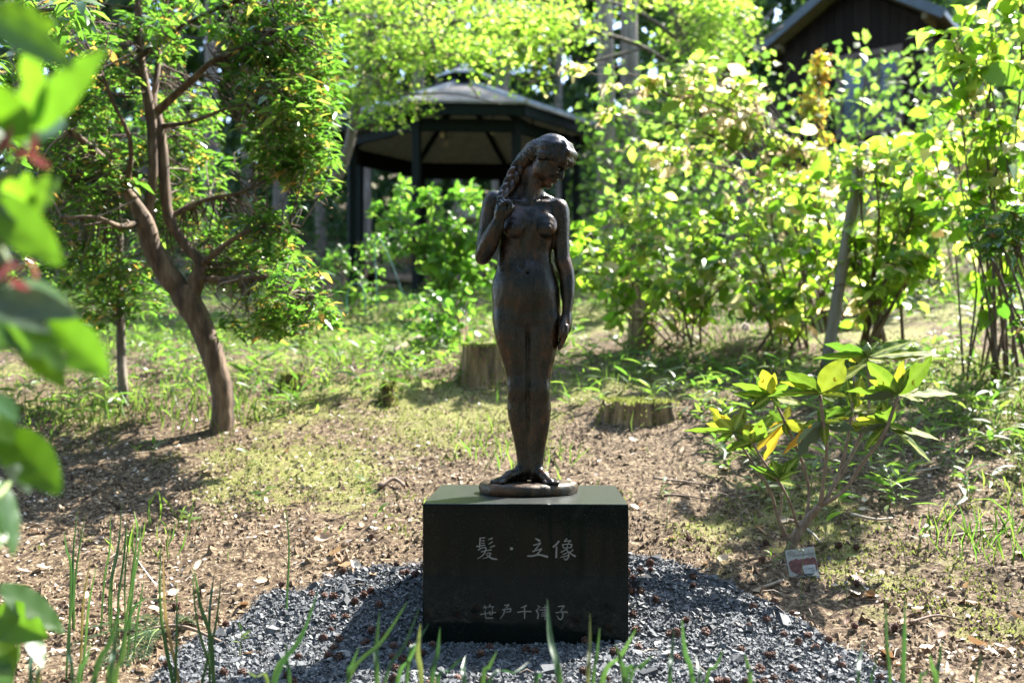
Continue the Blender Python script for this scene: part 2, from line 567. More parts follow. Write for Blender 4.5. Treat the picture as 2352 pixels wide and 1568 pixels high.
M_MOSS = simple('moss', [(.3, (.06, .075, .014)), (.55, (.13, .145, .026)), (.75, (.22, .21, .045))], 60, 1, .8, .02, spec=.1)
G_Y = [(0, (.045, .085, .015)), (.5, (.075, .125, .02)), (1, (.11, .15, .025))]
M_GRASS = leafmat('grass_blade', G_Y, [(0, (.10, .25, .025)), (1, (.25, .37, .05))], .5, .45)
M_IRIS = leafmat('strap_leaf', [(0, (.012, .036, .018)), (.86, (.028, .06, .022)), (.92, (.10, .09, .03)), (1, (.19, .13, .06))], [(0, (.04, .12, .025)), (.86, (.09, .19, .035)), (.92, (.22, .2, .05)), (1, (.3, .2, .08))], .32, .4)
M_PIERIS = leafmat('glossy_evergreen_leaf', [(0, (.020, .05, .012)), (.70, (.045, .09, .018)), (.90, (.09, .13, .02)), (.96, (.24, .17, .04)), (1, (.32, .16, .05))], [(0, (.10, .28, .02)), (.70, (.19, .43, .04)), (.90, (.40, .58, .08)), (.96, (.8, .52, .08)), (1, (.85, .45, .1))], .40, .22, .7)
M_PANICLE = tintmat('dry_flower_panicle', [(0, (.28, .22, .10)), (1, (.5, .42, .22))], .9, 80, 0)
M_SHRUB = leafmat('soft_shrub_leaf', [(0, (.055, .11, .012)), (.6, (.09, .15, .018)), (.86, (.13, .17, .03)), (.93, (.28, .27, .10)), (1, (.36, .29, .13))], [(0, (.17, .38, .02)), (.6, (.31, .51, .035)), (.85, (.46, .58, .08)), (.92, (.84, .68, .36)), (1, (.88, .64, .40))], .58, .36, .45)  # peach end of both ramps paints clipped sun highlights onto some leaves
M_SHRUB_G = leafmat('green_shrub_leaf', [(0, (.045, .10, .014)), (.7, (.08, .145, .02)), (1, (.12, .17, .03))], [(0, (.11, .30, .025)), (.7, (.20, .42, .04)), (1, (.34, .52, .07))], .55, .38, .45)
M_VIB = leafmat('peach_highlight_leaf', [(0, (.07, .12, .015)), (.55, (.13, .18, .03)), (.65, (.30, .28, .11)), (1, (.40, .32, .15))], [(0, (.24, .45, .03)), (.55, (.40, .56, .07)), (.65, (.86, .70, .38)), (1, (.90, .66, .43))], .58, .4, .45)  # peach tones put bleached sun highlights into the leaf colour
M_MAPLE = leafmat('maple_leaf', [(0, (.06, .12, .015)), (.7, (.10, .16, .02)), (.95, (.16, .19, .03)), (1, (.35, .28, .12))], [(0, (.22, .45, .03)), (.6, (.34, .54, .05)), (.93, (.50, .60, .11)), (1, (.86, .66, .36))], .6, .5, .3)  # last peach stop is a sun highlight painted into the colour
M_FARLEAF = leafmat('far_conifer_foliage', [(0, (.012, .030, .012)), (1, (.035, .065, .018))], [(0, (.05, .12, .02)), (1, (.12, .22, .03))], .3, .6, .3)
M_FARLIGHT = leafmat('far_broadleaf_foliage', [(0, (.04, .085, .014)), (1, (.09, .14, .02))], [(0, (.13, .31, .035)), (1, (.31, .48, .07))], .5, .5, .3)
M_RHODO = leafmat('rhododendron_leaf_young', [(0, (.04, .07, .014)), (.6, (.06, .10, .02)), (1, (.13, .14, .024))], [(0, (.10, .22, .02)), (.55, (.18, .30, .022)), (1, (.46, .44, .03))], .42, .65, .12, vein=True)
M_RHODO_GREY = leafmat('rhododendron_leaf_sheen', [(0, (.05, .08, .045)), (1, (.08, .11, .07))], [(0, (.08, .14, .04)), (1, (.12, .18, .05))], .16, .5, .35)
M_RHODO_BROWN = leafmat('rhododendron_leaf_dying', [(0, (.20, .09, .025)), (1, (.32, .22, .03))], [(0, (.5, .2, .03)), (1, (.7, .55, .04))], .4, .5, .4)
M_FG = leafmat('foreground_leaf', [(0, (.016, .052, .008)), (1, (.028, .07, .011))], [(0, (.13, .30, .01)), (1, (.2, .40, .015))], .45, .38, .45)
M_FG_NEW = leafmat('foreground_new_leaf', [(0, (.035, .075, .008)), (1, (.05, .09, .011))], [(0, (.15, .36, .015)), (1, (.21, .42, .02))], .46, .4, .5)
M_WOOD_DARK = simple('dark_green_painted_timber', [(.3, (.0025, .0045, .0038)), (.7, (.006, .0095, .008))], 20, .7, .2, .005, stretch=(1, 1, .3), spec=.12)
M_CEIL = simple('grey_board_ceiling', [(.3, (.26, .24, .215)), (.7, (.40, .37, .335))], 10, .9, .2, .01)
M_ROOF = simple('grey_sheet_roof', [(.3, (.10, .088, .07)), (.55, (.17, .15, .122)), (.72, (.26, .235, .20))], 9, .7, .3, .01, spec=.5)
M_RIDGE = simple('pale_metal_ridge', [(.3, (.22, .23, .235)), (.7, (.36, .37, .375))], 12, .45, .1, .004, metal=.3)
M_BULB = simple('frosted_bulb', [(.3, (.55, .42, .30)), (.7, (.75, .62, .48))], 30, .3, 0)
M_HUT = tintmat('dark_brown_boards', [(0, (.010, .0065, .0048)), (1, (.02, .0135, .010))], .85, 18, .4, .15)
M_HUTTRIM = simple('brown_trim', [(.3, (.06, .038, .027)), (.7, (.11, .072, .052))], 20, .7, .2, .004)
M_SOFFIT = simple('olive_soffit', [(.3, (.11, .09, .045)), (.7, (.18, .155, .08))], 12, .8, .2, .004)
M_HUTROOF = simple('dark_blue_roof', [(.3, (.02, .03, .04)), (.7, (.05, .07, .085))], 14, .5, .2, .004)
M_GLASS = simple('dark_window_glass', [(.3, (.015, .02, .025)), (.7, (.04, .055, .065))], 3, .06, 0)
M_BARK_TWIN = simple('tan_tree_bark', [(.3, (.10, .08, .058)), (.55, (.20, .165, .125)), (.72, (.30, .26, .21))], 14, .9, .6, .02, stretch=(1, 1, .12))
M_TWIG_DK = tintmat('grey_brown_twig', [(0, (.05, .03, .02)), (.7, (.13, .095, .07)), (1, (.28, .24, .20))], .9, 50)
M_POLE = simple('pale_round_pole', [(.3, (.10, .085, .055)), (.6, (.18, .155, .105)), (.75, (.26, .23, .165))], 30, .7, .4, .006, stretch=(1, 1, .06))
M_HOOP = simple('green_plastic', [(.3, (.03, .12, .11)), (.7, (.05, .17, .15))], 30, .5, 0)
M_PINK = leafmat('withered_pink_flower', [(0, (.16, .03, .035)), (1, (.22, .06, .06))], [(0, (.25, .05, .05)), (1, (.3, .1, .09))], .3, .5)
M_WHITE = simple('white_fluff', [(.3, (.6, .6, .56)), (.7, (.8, .8, .77))], 80, .9, .2, .003)
M_CARD = simple('weathered_card', [(.3, (.24, .25, .225)), (.55, (.33, .335, .31)), (.75, (.2, .185, .14))], 26, .55, .1, .002)
M_CARDRED = simple('faded_red_print', [(.3, (.06, .022, .02)), (.5, (.13, .045, .04)), (.7, (.19, .085, .07))], 70, .5, 0)
M_CARDDARK = simple('dark_print', [(.3, (.05, .065, .07)), (.7, (.09, .11, .11))], 60, .5, 0)
M_INK = simple('black_ink', [(.3, (.03, .03, .03)), (.7, (.07, .07, .07))], 60, .6, 0)
M_STICKER = simple('white_sticker', [(.3, (.36, .37, .37)), (.7, (.45, .455, .45))], 60, .4, 0)
M_TAPE = simple('orange_tape', [(.3, (.5, .16, .08)), (.7, (.65, .24, .12))], 20, .6, 0)
M_ORANGE = leafmat('orange_tipped_leaf', [(0, (.09, .14, .02)), (.5, (.14, .16, .025)), (.6, (.35, .22, .03)), (1, (.42, .2, .04))], [(0, (.4, .55, .03)), (.5, (.6, .6, .05)), (.6, (.8, .55, .06)), (1, (.85, .42, .06))], .5, .4)
# ------------------------------------------------------------------ plinth
TOPZ = CAMZ - (1157 - 868) / F * 2.9
PL_W, PL_D = .600, .520
PL_C = Vector(((1206.5 - 1176) / F * 2.9, 2.9, 0))
PL_YAW = -R(1.75)


def pl_local(x, y, z):
    """point on the plinth: x across the front, y into depth from the front face"""
    c, s = math.cos(PL_YAW), math.sin(PL_YAW)
    return (PL_C.x + x * c - y * s, PL_C.y + x * s + y * c, z)


def plinth():
    root = thing('granite_plinth', (PL_C.x, PL_C.y + .26, 0), 'polished black granite block under the bronze statue, two lines of engraved characters', 'plinth')
    bm = bmesh.new()
    vs = [bm.verts.new(pl_local(x, y, z)) for z in (-.09, TOPZ) for (x, y) in ((-.3, 0), (.3, 0), (.3, PL_D), (-.3, PL_D))]
    fs = [bm.faces.new([vs[i] for i in f]) for f in ((0, 1, 5, 4), (1, 2, 6, 5), (2, 3, 7, 6), (3, 0, 4, 7), (4, 5, 6, 7), (3, 2, 1, 0))]
    bmesh.ops.bevel(bm, geom=[e for e in bm.edges], offset=.0035, segments=2, affect='EDGES', profile=.5)
    me = bpy.data.meshes.new('block'); bm.to_mesh(me); bm.free()
    me.materials.append(M_GRANITE); me.materials.append(M_DUST)
    for p in me.polygons:
        if p.normal.z > .9 and p.area > .05: p.material_index = 1
    obj('block', me, root)
    chars = {
        0: [[(370, 308, 17), (366, 370, 14), (362, 432, 17)], [(372, 312, 12), (432, 308, 15)], [(380, 346, 9), (425, 342, 11)], [(384, 376, 9), (424, 372, 11)], [(322, 418, 18), (360, 408, 13), (432, 398, 15)], [(345, 466, 8), (352, 455, 16), (395, 432, 11), (440, 424, 14)],
            [(522, 310, 20), (500, 320, 14), (466, 332, 6)], [(524, 356, 16), (505, 366, 12), (472, 388, 6)], [(552, 405, 18), (528, 412, 14), (488, 428, 8)], [(380, 482, 14), (440, 466, 10), (512, 455, 15)], [(445, 428, 16), (432, 480, 15), (395, 530, 12), (334, 568, 7)],
            [(452, 500, 9), (502, 496, 14), (482, 530, 13), (450, 552, 10), (404, 564, 6)], [(440, 505, 9), (472, 535, 14), (520, 562, 20), (582, 572, 14)]],
        1: [[(742, 428, 22), (755, 440, 40), (764, 455, 24)]],
        2: [[(1048, 314, 14), (1082, 330, 24), (1108, 348, 20)], [(1024, 398, 18), (1070, 384, 13), (1118, 368, 18)], [(1108, 376, 13), (1072, 420, 14), (1040, 462, 16)], [(1012, 474, 18), (1070, 456, 13), (1132, 440, 17)], [(1126, 446, 14), (1092, 484, 15), (1062, 516, 14)], [(950, 530, 18), (1010, 528, 20), (1090, 512, 20), (1150, 524, 24), (1206, 540, 24)]],
        3: [[(1342, 342, 18), (1308, 384, 19), (1264, 420, 20)], [(1312, 408, 16), (1308, 480, 20), (1306, 552, 22)], [(1440, 312, 18), (1400, 350, 8)], [(1410, 350, 12), (1450, 342, 12), (1488, 338, 16)], [(1480, 344, 13), (1446, 378, 10)], [(1384, 384, 14), (1394, 428, 12)], [(1388, 386, 12), (1445, 382, 11), (1502, 384, 15)], [(1500, 388, 14), (1486, 426, 12)], [(1396, 430, 12), (1488, 422, 12)], [(1444, 384, 9), (1440, 428, 9)],
            [(1444, 432, 12), (1404, 460, 12), (1360, 482, 9)], [(1430, 448, 12), (1462, 486, 15), (1456, 540, 16), (1424, 574, 18), (1400, 552, 7)], [(1448, 484, 11), (1380, 512, 9)], [(1456, 518, 12), (1408, 532, 12), (1356, 544, 9)], [(1514, 448, 18), (1474, 482, 9)], [(1468, 472, 10), (1500, 508, 16), (1544, 532, 24)]],
        4: [[(432, 1138, 14), (412, 1176, 12)], [(424, 1166, 10), (462, 1156, 8)], [(494, 1128, 14), (474, 1168, 9)], [(486, 1152, 9), (542, 1156, 13)], [(446, 1164, 10), (436, 1192, 8)], [(516, 1162, 10), (524, 1188, 9)], [(372, 1250, 16), (460, 1236, 11), (566, 1224, 16)], [(430, 1204, 12), (434, 1250, 12), (440, 1294, 12)], [(484, 1206, 11), (490, 1256, 10)], [(520, 1196, 11), (520, 1256, 10)], [(490, 1256, 9), (522, 1252, 9)], [(436, 1298, 13), (532, 1292, 17)]],
        5: [[(668, 1138, 14), (728, 1130, 20)], [(724, 1138, 13), (684, 1172, 8)], [(640, 1192, 13), (750, 1176, 15)], [(752, 1178, 15), (738, 1216, 13)], [(660, 1222, 9), (740, 1214, 11)], [(668, 1186, 15), (660, 1240, 15), (614, 1306, 7)]],
        6: [[(944, 1136, 22), (910, 1152, 15), (868, 1166, 6)], [(830, 1222, 18), (900, 1210, 13), (1000, 1210, 18)], [(916, 1158, 15), (918, 1230, 18), (916, 1302, 12)]],
        7: [[(1076, 1138, 10), (1108, 1156, 16)], [(1050, 1196, 8), (1072, 1208, 14)], [(1098, 1160, 8), (1068, 1200, 14), (1086, 1246, 16), (1076, 1302, 18)], [(1128, 1164, 9), (1202, 1152, 12)], [(1104, 1192, 12), (1216, 1184, 12)], [(1200, 1154, 9), (1198, 1216, 9)], [(1130, 1220, 9), (1204, 1212, 10)], [(1126, 1242, 10), (1210, 1236, 10)], [(1122, 1266, 11), (1216, 1256, 13)], [(1168, 1128, 12), (1170, 1220, 14), (1168, 1314, 9)]],
        8: [[(1326, 1148, 13), (1408, 1138, 15)], [(1406, 1142, 15), (1360, 1192, 10)], [(1368, 1190, 11), (1388, 1240, 16), (1378, 1288, 17), (1350, 1308, 17), (1312, 1256, 6)], [(1298, 1224, 13), (1370, 1212, 11), (1446, 1216, 17)]],
    }
    for k, strokes in chars.items():
        b = MB()
        for si, st in enumerate(strokes):
            s = bez(np.array(st, float), 10)
            V = []
            T = np.gradient(s[:, :2], axis=0); T /= np.linalg.norm(T, axis=1)[:, None] + 1e-9
            for (u, v, w), (tx, ty) in zip(s, T):
                for sg in (-1, 1):
                    uu = u - ty * sg * w * .5; vv = v + tx * sg * w * .5
                    px = (1800 + uu / 3.074) / 1.7415; py = (2050 + vv / 3.074) / 1.7415
                    V.append(pl_local((px - 1206.5) / F * 2.9, -.0004 - .00002 * si, CAMZ + (868 - py) / F * 2.9))
            b.add(V, [(2 * i, 2 * i + 1, 2 * i + 3, 2 * i + 2) for i in range(9)])
        o = b.build('character', M_ENGRAVE, root, smooth=False)
    return root


plinth()
# ------------------------------------------------------------------ ground
def moss_amount(x, y):
    m = fbm(x * 1.2 + 4, y * 1.2, 21, 4) - .5
    m = m * 1.5 + np.interp(y, [2.4, 3.2, 3.7, 4.6, 6, 9, 14], [-.10, -.10, -.04, .17, .22, .18, .05])
    m = m + .20 * np.clip((x - .9) / .5, 0, 1) * np.clip((4.6 - y) / .6, 0, 1)
    m = m - .12 * np.exp(-((y - 4.7) / .5) ** 2) * np.exp(-(x / 1.2) ** 2)  # moss thinned so paler soil paints in the overexposed sunlit strip
    return m + .2


def micro(x, y):
    return (fbm(x * 26, y * 26, 31, 3) - .5) * .016 + np.clip(fbm(x * 9, y * 9, 33, 2) - .55, 0, 1) * .05


def ground():
    ys = np.concatenate([np.linspace(-6, 1.9, 16), np.arange(1.95, 6.4, .017), 6.4 + (np.geomspace(1, 134.6, 130) - 1)])
    s = np.linspace(-1, 1, 460); s = np.sign(s) * (.6 * np.abs(s) + .4 * np.abs(s) ** 3)
    X = s[None, :] * (2.2 + .95 * np.clip(ys, 0, 200))[:, None]
    Y = np.repeat(ys[:, None], len(s), 1)
    x = X.ravel(); y = Y.ravel()
    gm = gravel_mask(x, y)
    z = gh(x, y) + micro(x, y) * (1 - .6 * gm) * np.clip((30 - y) / 20, 0, 1)
    V = np.stack([x, y, z], 1)
    n, m = len(ys), len(s)
    i, j = np.meshgrid(np.arange(n - 1), np.arange(m - 1), indexing='ij')
    q = np.stack([i * m + j, i * m + j + 1, (i + 1) * m + j + 1, (i + 1) * m + j], -1).reshape(-1, 4)
    me = npmesh('ground', V, [q], M_GROUND, True, None, {'moss': moss_amount(x, y), 'gravel': gm})
    obj('ground', me, kind='structure', label='mossy brown garden soil rising towards the trees')


ground()


def in_plinth(x, y):
    c, s = math.cos(-PL_YAW), math.sin(-PL_YAW)
    dx, dy = x - PL_C.x, y - PL_C.y
    u = dx * c - dy * s; v = dx * s + dy * c
    return (np.abs(u) < .305) & (v > -.006) & (v < PL_D + .006)


def lumps(x, y, z, size, flat, tint, r):
    """angular eight-cornered stones"""
    n = len(x)
    c = np.array([(a, b, d) for a in (-1, 1) for b in (-1, 1) for d in (-1, 1)], float)
    V = c[None] * (1 + (r.random((n, 8, 3)) - .5) * .9)
    V = V * np.stack([size * (.7 + .7 * r.random(n)), size * (.6 + .5 * r.random(n)), size * flat * (.6 + .6 * r.random(n))], 1)[:, None, :] * .5
    a = r.random(n) * 6.283; t = (r.random(n) - .5) * 1.3; t2 = (r.random(n) - .5) * 1.3
    def rot(V, ax, an):
        c_, s_ = np.cos(an)[:, None], np.sin(an)[:, None]
        i, j = [(1, 2), (0, 2), (0, 1)][ax]
        vi = V[:, :, i] * c_ - V[:, :, j] * s_; vj = V[:, :, i] * s_ + V[:, :, j] * c_
        V = V.copy(); V[:, :, i] = vi; V[:, :, j] = vj
        return V
    V = rot(rot(rot(V, 0, t), 1, t2), 2, a)
    V = V + np.stack([x, y, z], 1)[:, None, :]
    f = np.array([(0, 1, 3, 2), (4, 6, 7, 5), (0, 4, 5, 1), (2, 3, 7, 6), (0, 2, 6, 4), (1, 5, 7, 3)])
    q = (f[None] + (np.arange(n) * 8)[:, None, None]).reshape(-1, 4)
    return V.reshape(-1, 3), q, np.repeat(tint, 8)


def shards(x, y, z, size, flat, tint, r):
    """small four-cornered crumbs"""
    n = len(x)
    c = np.array([(1, 0, -.4), (-.6, .8, -.4), (-.5, -.9, -.4), (0, 0, .9)])
    V = c[None] + (r.random((n, 4, 3)) - .5) * .9
    V = V * np.stack([size * (.6 + .8 * r.random(n)), size * (.5 + .6 * r.random(n)), size * flat * (.5 + r.random(n))], 1)[:, None, :] * .55
    a = r.random(n) * 6.283; c_, s_ = np.cos(a)[:, None], np.sin(a)[:, None]
    V = np.stack([V[:, :, 0] * c_ - V[:, :, 1] * s_, V[:, :, 0] * s_ + V[:, :, 1] * c_, V[:, :, 2]], -1) + np.stack([x, y, z], 1)[:, None, :]
    t = (np.array([(0, 2, 1), (0, 1, 3), (1, 2, 3), (2, 0, 3)])[None] + (np.arange(n) * 4)[:, None, None]).reshape(-1, 3)
    return V.reshape(-1, 3), t, np.repeat(tint, 4)


def gravel():
    r = np.random.default_rng(11)
    n = 44000
    x = r.uniform(-1.15, 1.2, n); y = r.uniform(1.95, 3.75, n)
    m = gravel_mask(x, y)
    keep = (r.random(n) < m ** 1.2 * 1.0) & ~in_plinth(x, y) | (r.random(n) < .004)
    keep &= ~in_plinth(x, y)
    x, y = x[keep], y[keep]; n = len(x)
    size = np.clip(r.lognormal(math.log(.0077), .40, n), .005, .030)
    z = gh(x, y) + r.random(n) * .010
    V, q, t = lumps(x, y, z, size, .62, np.clip(r.beta(2, 2.2, n), 0, .99), r)
    m2 = 60000                                            # fines between the stones
    x2 = r.uniform(-1.15, 1.2, m2); y2 = r.uniform(1.95, 3.75, m2)
    kp = (r.random(m2) < gravel_mask(x2, y2)) & ~in_plinth(x2, y2); x2, y2 = x2[kp], y2[kp]; m2 = len(x2)
    V2, t2, ti2 = shards(x2, y2, gh(x2, y2) + .003 + r.random(m2) * .009, r.uniform(.004, .009, m2), .9, np.clip(r.beta(2, 2.4, m2), 0, .99), r)
    obj('gravel', npmesh('gravel', np.concatenate([V, V2]), [q, t2 + len(V)], M_STONE, False, np.concatenate([t, ti2])), kind='stuff', label='blue grey crushed stone gravel round the plinth')
    # the larger stones, one by one
    k = 0
    spots = [groundhit(px, py) for px, py in ((1262, 1548), (1385, 1545), (1463, 1352), (700, 1418), (1000, 1520), (1540, 1515), (1640, 1395), (1800, 1440), (1585, 1330), (1690, 1530), (790, 1400), (880, 1505), (1490, 1560), (650, 1530), (1500, 1300), (1720, 1465))]
    for p in spots:
        V, q, t = lumps(np.zeros(1), np.zeros(1), np.zeros(1), np.array([.030 + .014 * r.random()]), .6, np.array([.3]), r)
        me = npmesh('grey_stone', V, [q], M_STONE, False, t)
        o = obj('grey_stone', me, label='larger angular grey stone lying among the gravel', cat='stone', group='larger stones in the gravel bed')
        o.location = (p.x, p.y, p.z + .008)


gravel()


def litter():
    r = np.random.default_rng(12)
    # brown crumbs, bud scales and bits of bark
    n = 120000
    y = 1.7 + r.random(n) ** 1.35 * 5.0; x = (r.random(n) - .5) * (1.6 + 1.25 * y)
    cl = fbm(x * 3.2, y * 3.2, 51, 3)
    ms = moss_amount(x, y)
    keep = (r.random(n) < np.clip((cl - .30) * 4, .25, 1)) & (r.random(n) > gravel_mask(x, y) * .985) & ~in_plinth(x, y) & (r.random(n) > np.clip(ms * 1.2 - .25, 0, .75))
    x, y = x[keep], y[keep]; n = len(x)
    size = np.clip(r.lognormal(math.log(.0115), .42, n), .005, .030)
    V, q, t = shards(x, y, gh(x, y) + micro(x, y) + size * .15, size, .8, r.beta(1.3, 2.0, n) * .99, r)
    obj('leaf_litter', npmesh('leaf_litter', V, [q], M_CRUMB, False, t), kind='stuff', label='brown crumbs of bark and bud scales strewn over the soil')
    # pale chips and petals
    n = 9000
    y = 2.6 + r.random(n) ** 1.1 * 5.5; x = (r.random(n) - .5) * (1.4 + 1.2 * y)
    d = fbm(x * 1.6, y * 1.6, 52, 3) + np.where((x < .2) & (y > 3.6), .08, -.05)
    keep = (r.random(n) < np.clip((d - .44) * 5, .02, 1)) & (r.random(n) > gravel_mask(x, y) * .95) & ~in_plinth(x, y)
    x, y = x[keep], y[keep]; n = len(x)
    b = np.stack([x, y, gh(x, y) + micro(x, y) + .004 + r.random(n) * .008], 1)
    L = .010 + r.random(n) * .016
    leaf_stuff('pale_petals', b, unit(np.c_[r.normal(size=(n, 2)), r.normal(size=n) * .25]), unit(np.c_[r.normal(size=(n, 2)) * .5, np.ones(n)]), L, L * (.4 + .4 * r.random(n)), M_PETAL, label='small pale petals and chips scattered on the soil')['kind'] = 'stuff'
    # thin needles and twiglets
    b = MB()
    n = 2600
    y = 1.9 + r.random(n) ** 1.3 * 3.6; x = (r.random(n) - .5) * (1.4 + 1.2 * y)
    w = np.where(x > .5, 1, .45)
    for xx, yy, ww in zip(x, y, w):
        if r.random() > ww: continue
        if gravel_mask(xx, yy) > r.random() * 1.3 or in_plinth(xx, yy): continue
        a = r.random() * 6.28; l = .02 + r.random() ** 2 * .10; z = g1(xx, yy) + .004 + r.random() * .01
        k = r.normal() * .25
        pts = [(xx, yy, z), (xx + math.cos(a) * l * .5, yy + math.sin(a) * l * .5, z + .004 + r.random() * .01), (xx + math.cos(a + k) * l, yy + math.sin(a + k) * l, z)]
        b.tube(pts, [.0012, .0014, .0008], 3, r.random(), cap=False)
    b.build('needles', M_TWIG, kind='stuff', label='thin dry needles and twiglets strewn over the soil')
    # soft moss cushions: short upright fuzz
    n = 90000
    y = 2.3 + r.random(n) ** 1.2 * 4.2; x = (r.random(n) - .5) * (1.4 + 1.2 * y)
    ms = moss_amount(x, y) + (fbm(x * 7, y * 7, 53, 2) - .5) * .5
    keep = (ms > .36) & (gravel_mask(x, y) < .3) & ~in_plinth(x, y)
    x, y = x[keep], y[keep]; n = len(x)
    bb = np.stack([x, y, gh(x, y) + micro(x, y) - .002], 1)
    dd = unit(np.c_[r.normal(size=(n, 2)) * .5, np.ones(n)])
    L = (.006 + r.random(n) * .009) * (1 + .08 * y)
    leaf_stuff('moss', bb, dd, rdir(n, 0, r), L, L * .45, M_MOSSFUZZ, kind='cheap', label='low yellow green moss in cushions on the soil')['kind'] = 'stuff'


M_MOSSFUZZ = leafmat('moss_fuzz', [(0, (.06, .08, .02)), (1, (.16, .17, .05))], [(0, (.16, .22, .04)), (1, (.34, .36, .10))], .35, .9, .1)
litter()


def cone_mesh():
    b = MB(); r = np.random.default_rng(3)
    def sph(u, v, R): return np.array((math.cos(u) * math.cos(v) * R, math.sin(u) * math.cos(v) * R, math.sin(v) * R * 1.1))
    for row, v in enumerate((-1.0, -.5, 0, .5, 1.0)):
        m = (4, 7, 8, 7, 4)[row]
        for k in range(m):
            u = (k + .5 * (row % 2)) / m * 6.283
            c = sph(u, v, .62); tip = sph(u, v + .18, 1.08)
            e1 = np.array((-math.sin(u), math.cos(u), 0)); e2 = np.cross(c / np.linalg.norm(c), e1)
            w = 2.1 / m * math.cos(v) + .12
            pts = [c + e1 * w * 1.1, c + e2 * .22, c - e1 * w * 1.1, c - e2 * .22, tip + e1 * w * .8 + e2 * .16, tip + e2 * .3, tip - e1 * w * .8 + e2 * .16, tip - e2 * .02]
            b.add(pts, [(4, 5, 6, 7), (0, 4, 7, 3), (2, 3, 7, 6), (0, 1, 5, 4), (1, 2, 6, 5)], (), r.random() * .5)
    return b.mesh('cone', M_CONE, False)


def cones():
    r = np.random.default_rng(14)
    me = cone_mesh(); n = 0
    while n < 150:
        x = r.uniform(-1.15, 1.25); y = r.uniform(2.25, 3.7)
        g = float(gravel_mask(np.array([x]), np.array([y]))[0])
        if in_plinth(x, y) or r.random() > .15 + .85 * g: continue
        s = .0085 + .004 * r.random()
        on = g > .5
        side = 'left of the plinth' if x < PL_C.x - .3 else 'right of the plinth' if x > PL_C.x + .3 else 'in front of the plinth' if y < 2.9 else 'behind the plinth'
        o = obj('cedar_cone', me, label='small brown cedar cone lying on the %s %s' % ('grey gravel' if on else 'bare soil', side), cat='cone', group='cedar cones on the %s %s' % ('gravel' if on else 'soil', side))
        o.location = (x, y, g1(x, y) + s * .75 + .006)
        o.rotation_euler = (r.random() * 6, r.random() * 6, r.random() * 6); o.scale = (s, s, s)
        n += 1


cones()


def fallen_leaf_mesh(k):
    r = np.random.default_rng(100 + k)
    V = []; n = 7
    cu = r.uniform(-.5, .7); side = r.uniform(.1, .5)
    for i in range(n):
        t = i / (n - 1); w = .5 * math.sin(math.pi * min(1, t ** .8 * 1.02)) * .42 + .004
        for sg in (-1, 0, 1):
            V.append((t - .5, sg * w, cu * (t - .5) ** 2 + abs(sg) * w * side + .03 * r.normal() * (abs(sg))))
    q = [(3 * i + j, 3 * i + j + 1, 3 * i + j + 4, 3 * i + j + 3) for i in range(n - 1) for j in (0, 1)]
    return npmesh('fallen_leaf', np.array(V), [np.array(q)], M_DRYLEAF, True)


def fallen_leaves():
    r = np.random.default_rng(15)
    ms = [fallen_leaf_mesh(k) for k in range(6)]
    fixed = [(2000, 1385), (1960, 1370), (1975, 1352), (2225, 1392), (2110, 1410), (2080, 1440), (2170, 1470), (2240, 1490), (1870, 1330), (1835, 1300), (1665, 1300), (775, 1300), (770, 1280), (790, 1310), (820, 1320), (700, 1240), (745, 1250), (1740, 1225), (1755, 1235), (1805, 1210), (600, 1340), (560, 1410), (330, 1440), (360, 1420), (290, 1420), (480, 1090), (2300, 1500), (2290, 1300), (2130, 1500), (2040, 1520)]
    pts = [groundhit(a, b) for a, b in fixed]
    while len(pts) < 190:
        y = 2.3 + r.random() ** 1.2 * 2.6; x = (r.random() - .5) * (1.2 + 1.1 * y)
        if in_plinth(x, y) or gravel_mask(np.array([x]), np.array([y]))[0] > .5 and r.random() < .9: continue
        pts.append(Vector((x, y, g1(x, y))))
    for i, p in enumerate(pts):
        s = (.055 if i < 30 else .03) + .03 * r.random()
        tag = math.hypot(p.x - .97, p.y - 3.35) < .42
        where = 'on the gravel' if gravel_mask(np.array([p.x]), np.array([p.y]))[0] > .5 else 'on the soil round the printed plant tag' if tag else 'behind the plinth' if -.3 < p.x < .45 and p.y > 3.4 else 'before the plinth' if -.3 < p.x < .45 else 'on the shaded soil at right' if p.x > 0 and p.y < 3.3 else 'on the mossy ground beyond the rhododendron' if p.x > 0 else 'among the strap leaves at lower left' if p.y < 3.0 else 'on the sunny litter left of the plinth'
        o = obj('fallen_leaf', ms[i % 6], label=('large' if i < 30 else 'small') + ' dry curled leaf lying ' + where, cat='leaf', group=('large' if i < 30 else 'small') + ' fallen leaves ' + where)
        o.location = (p.x, p.y, p.z + .012); o.scale = (s, s, s)
        o.rotation_euler = (r.normal() * .5, r.normal() * .45, r.random() * 6.28)


fallen_leaves()


def stick(pts, r0, label):
    p = [groundhit(a, b) + Vector((0, 0, h)) for a, b, h in pts]
    b = MB(); c = bez(p, 10)
    b.tube(c, np.linspace(r0, r0 * .6, 10), 6, .3, wob=.3)
    b.build('dead_stick', M_TWIG, label=label, cat='stick')


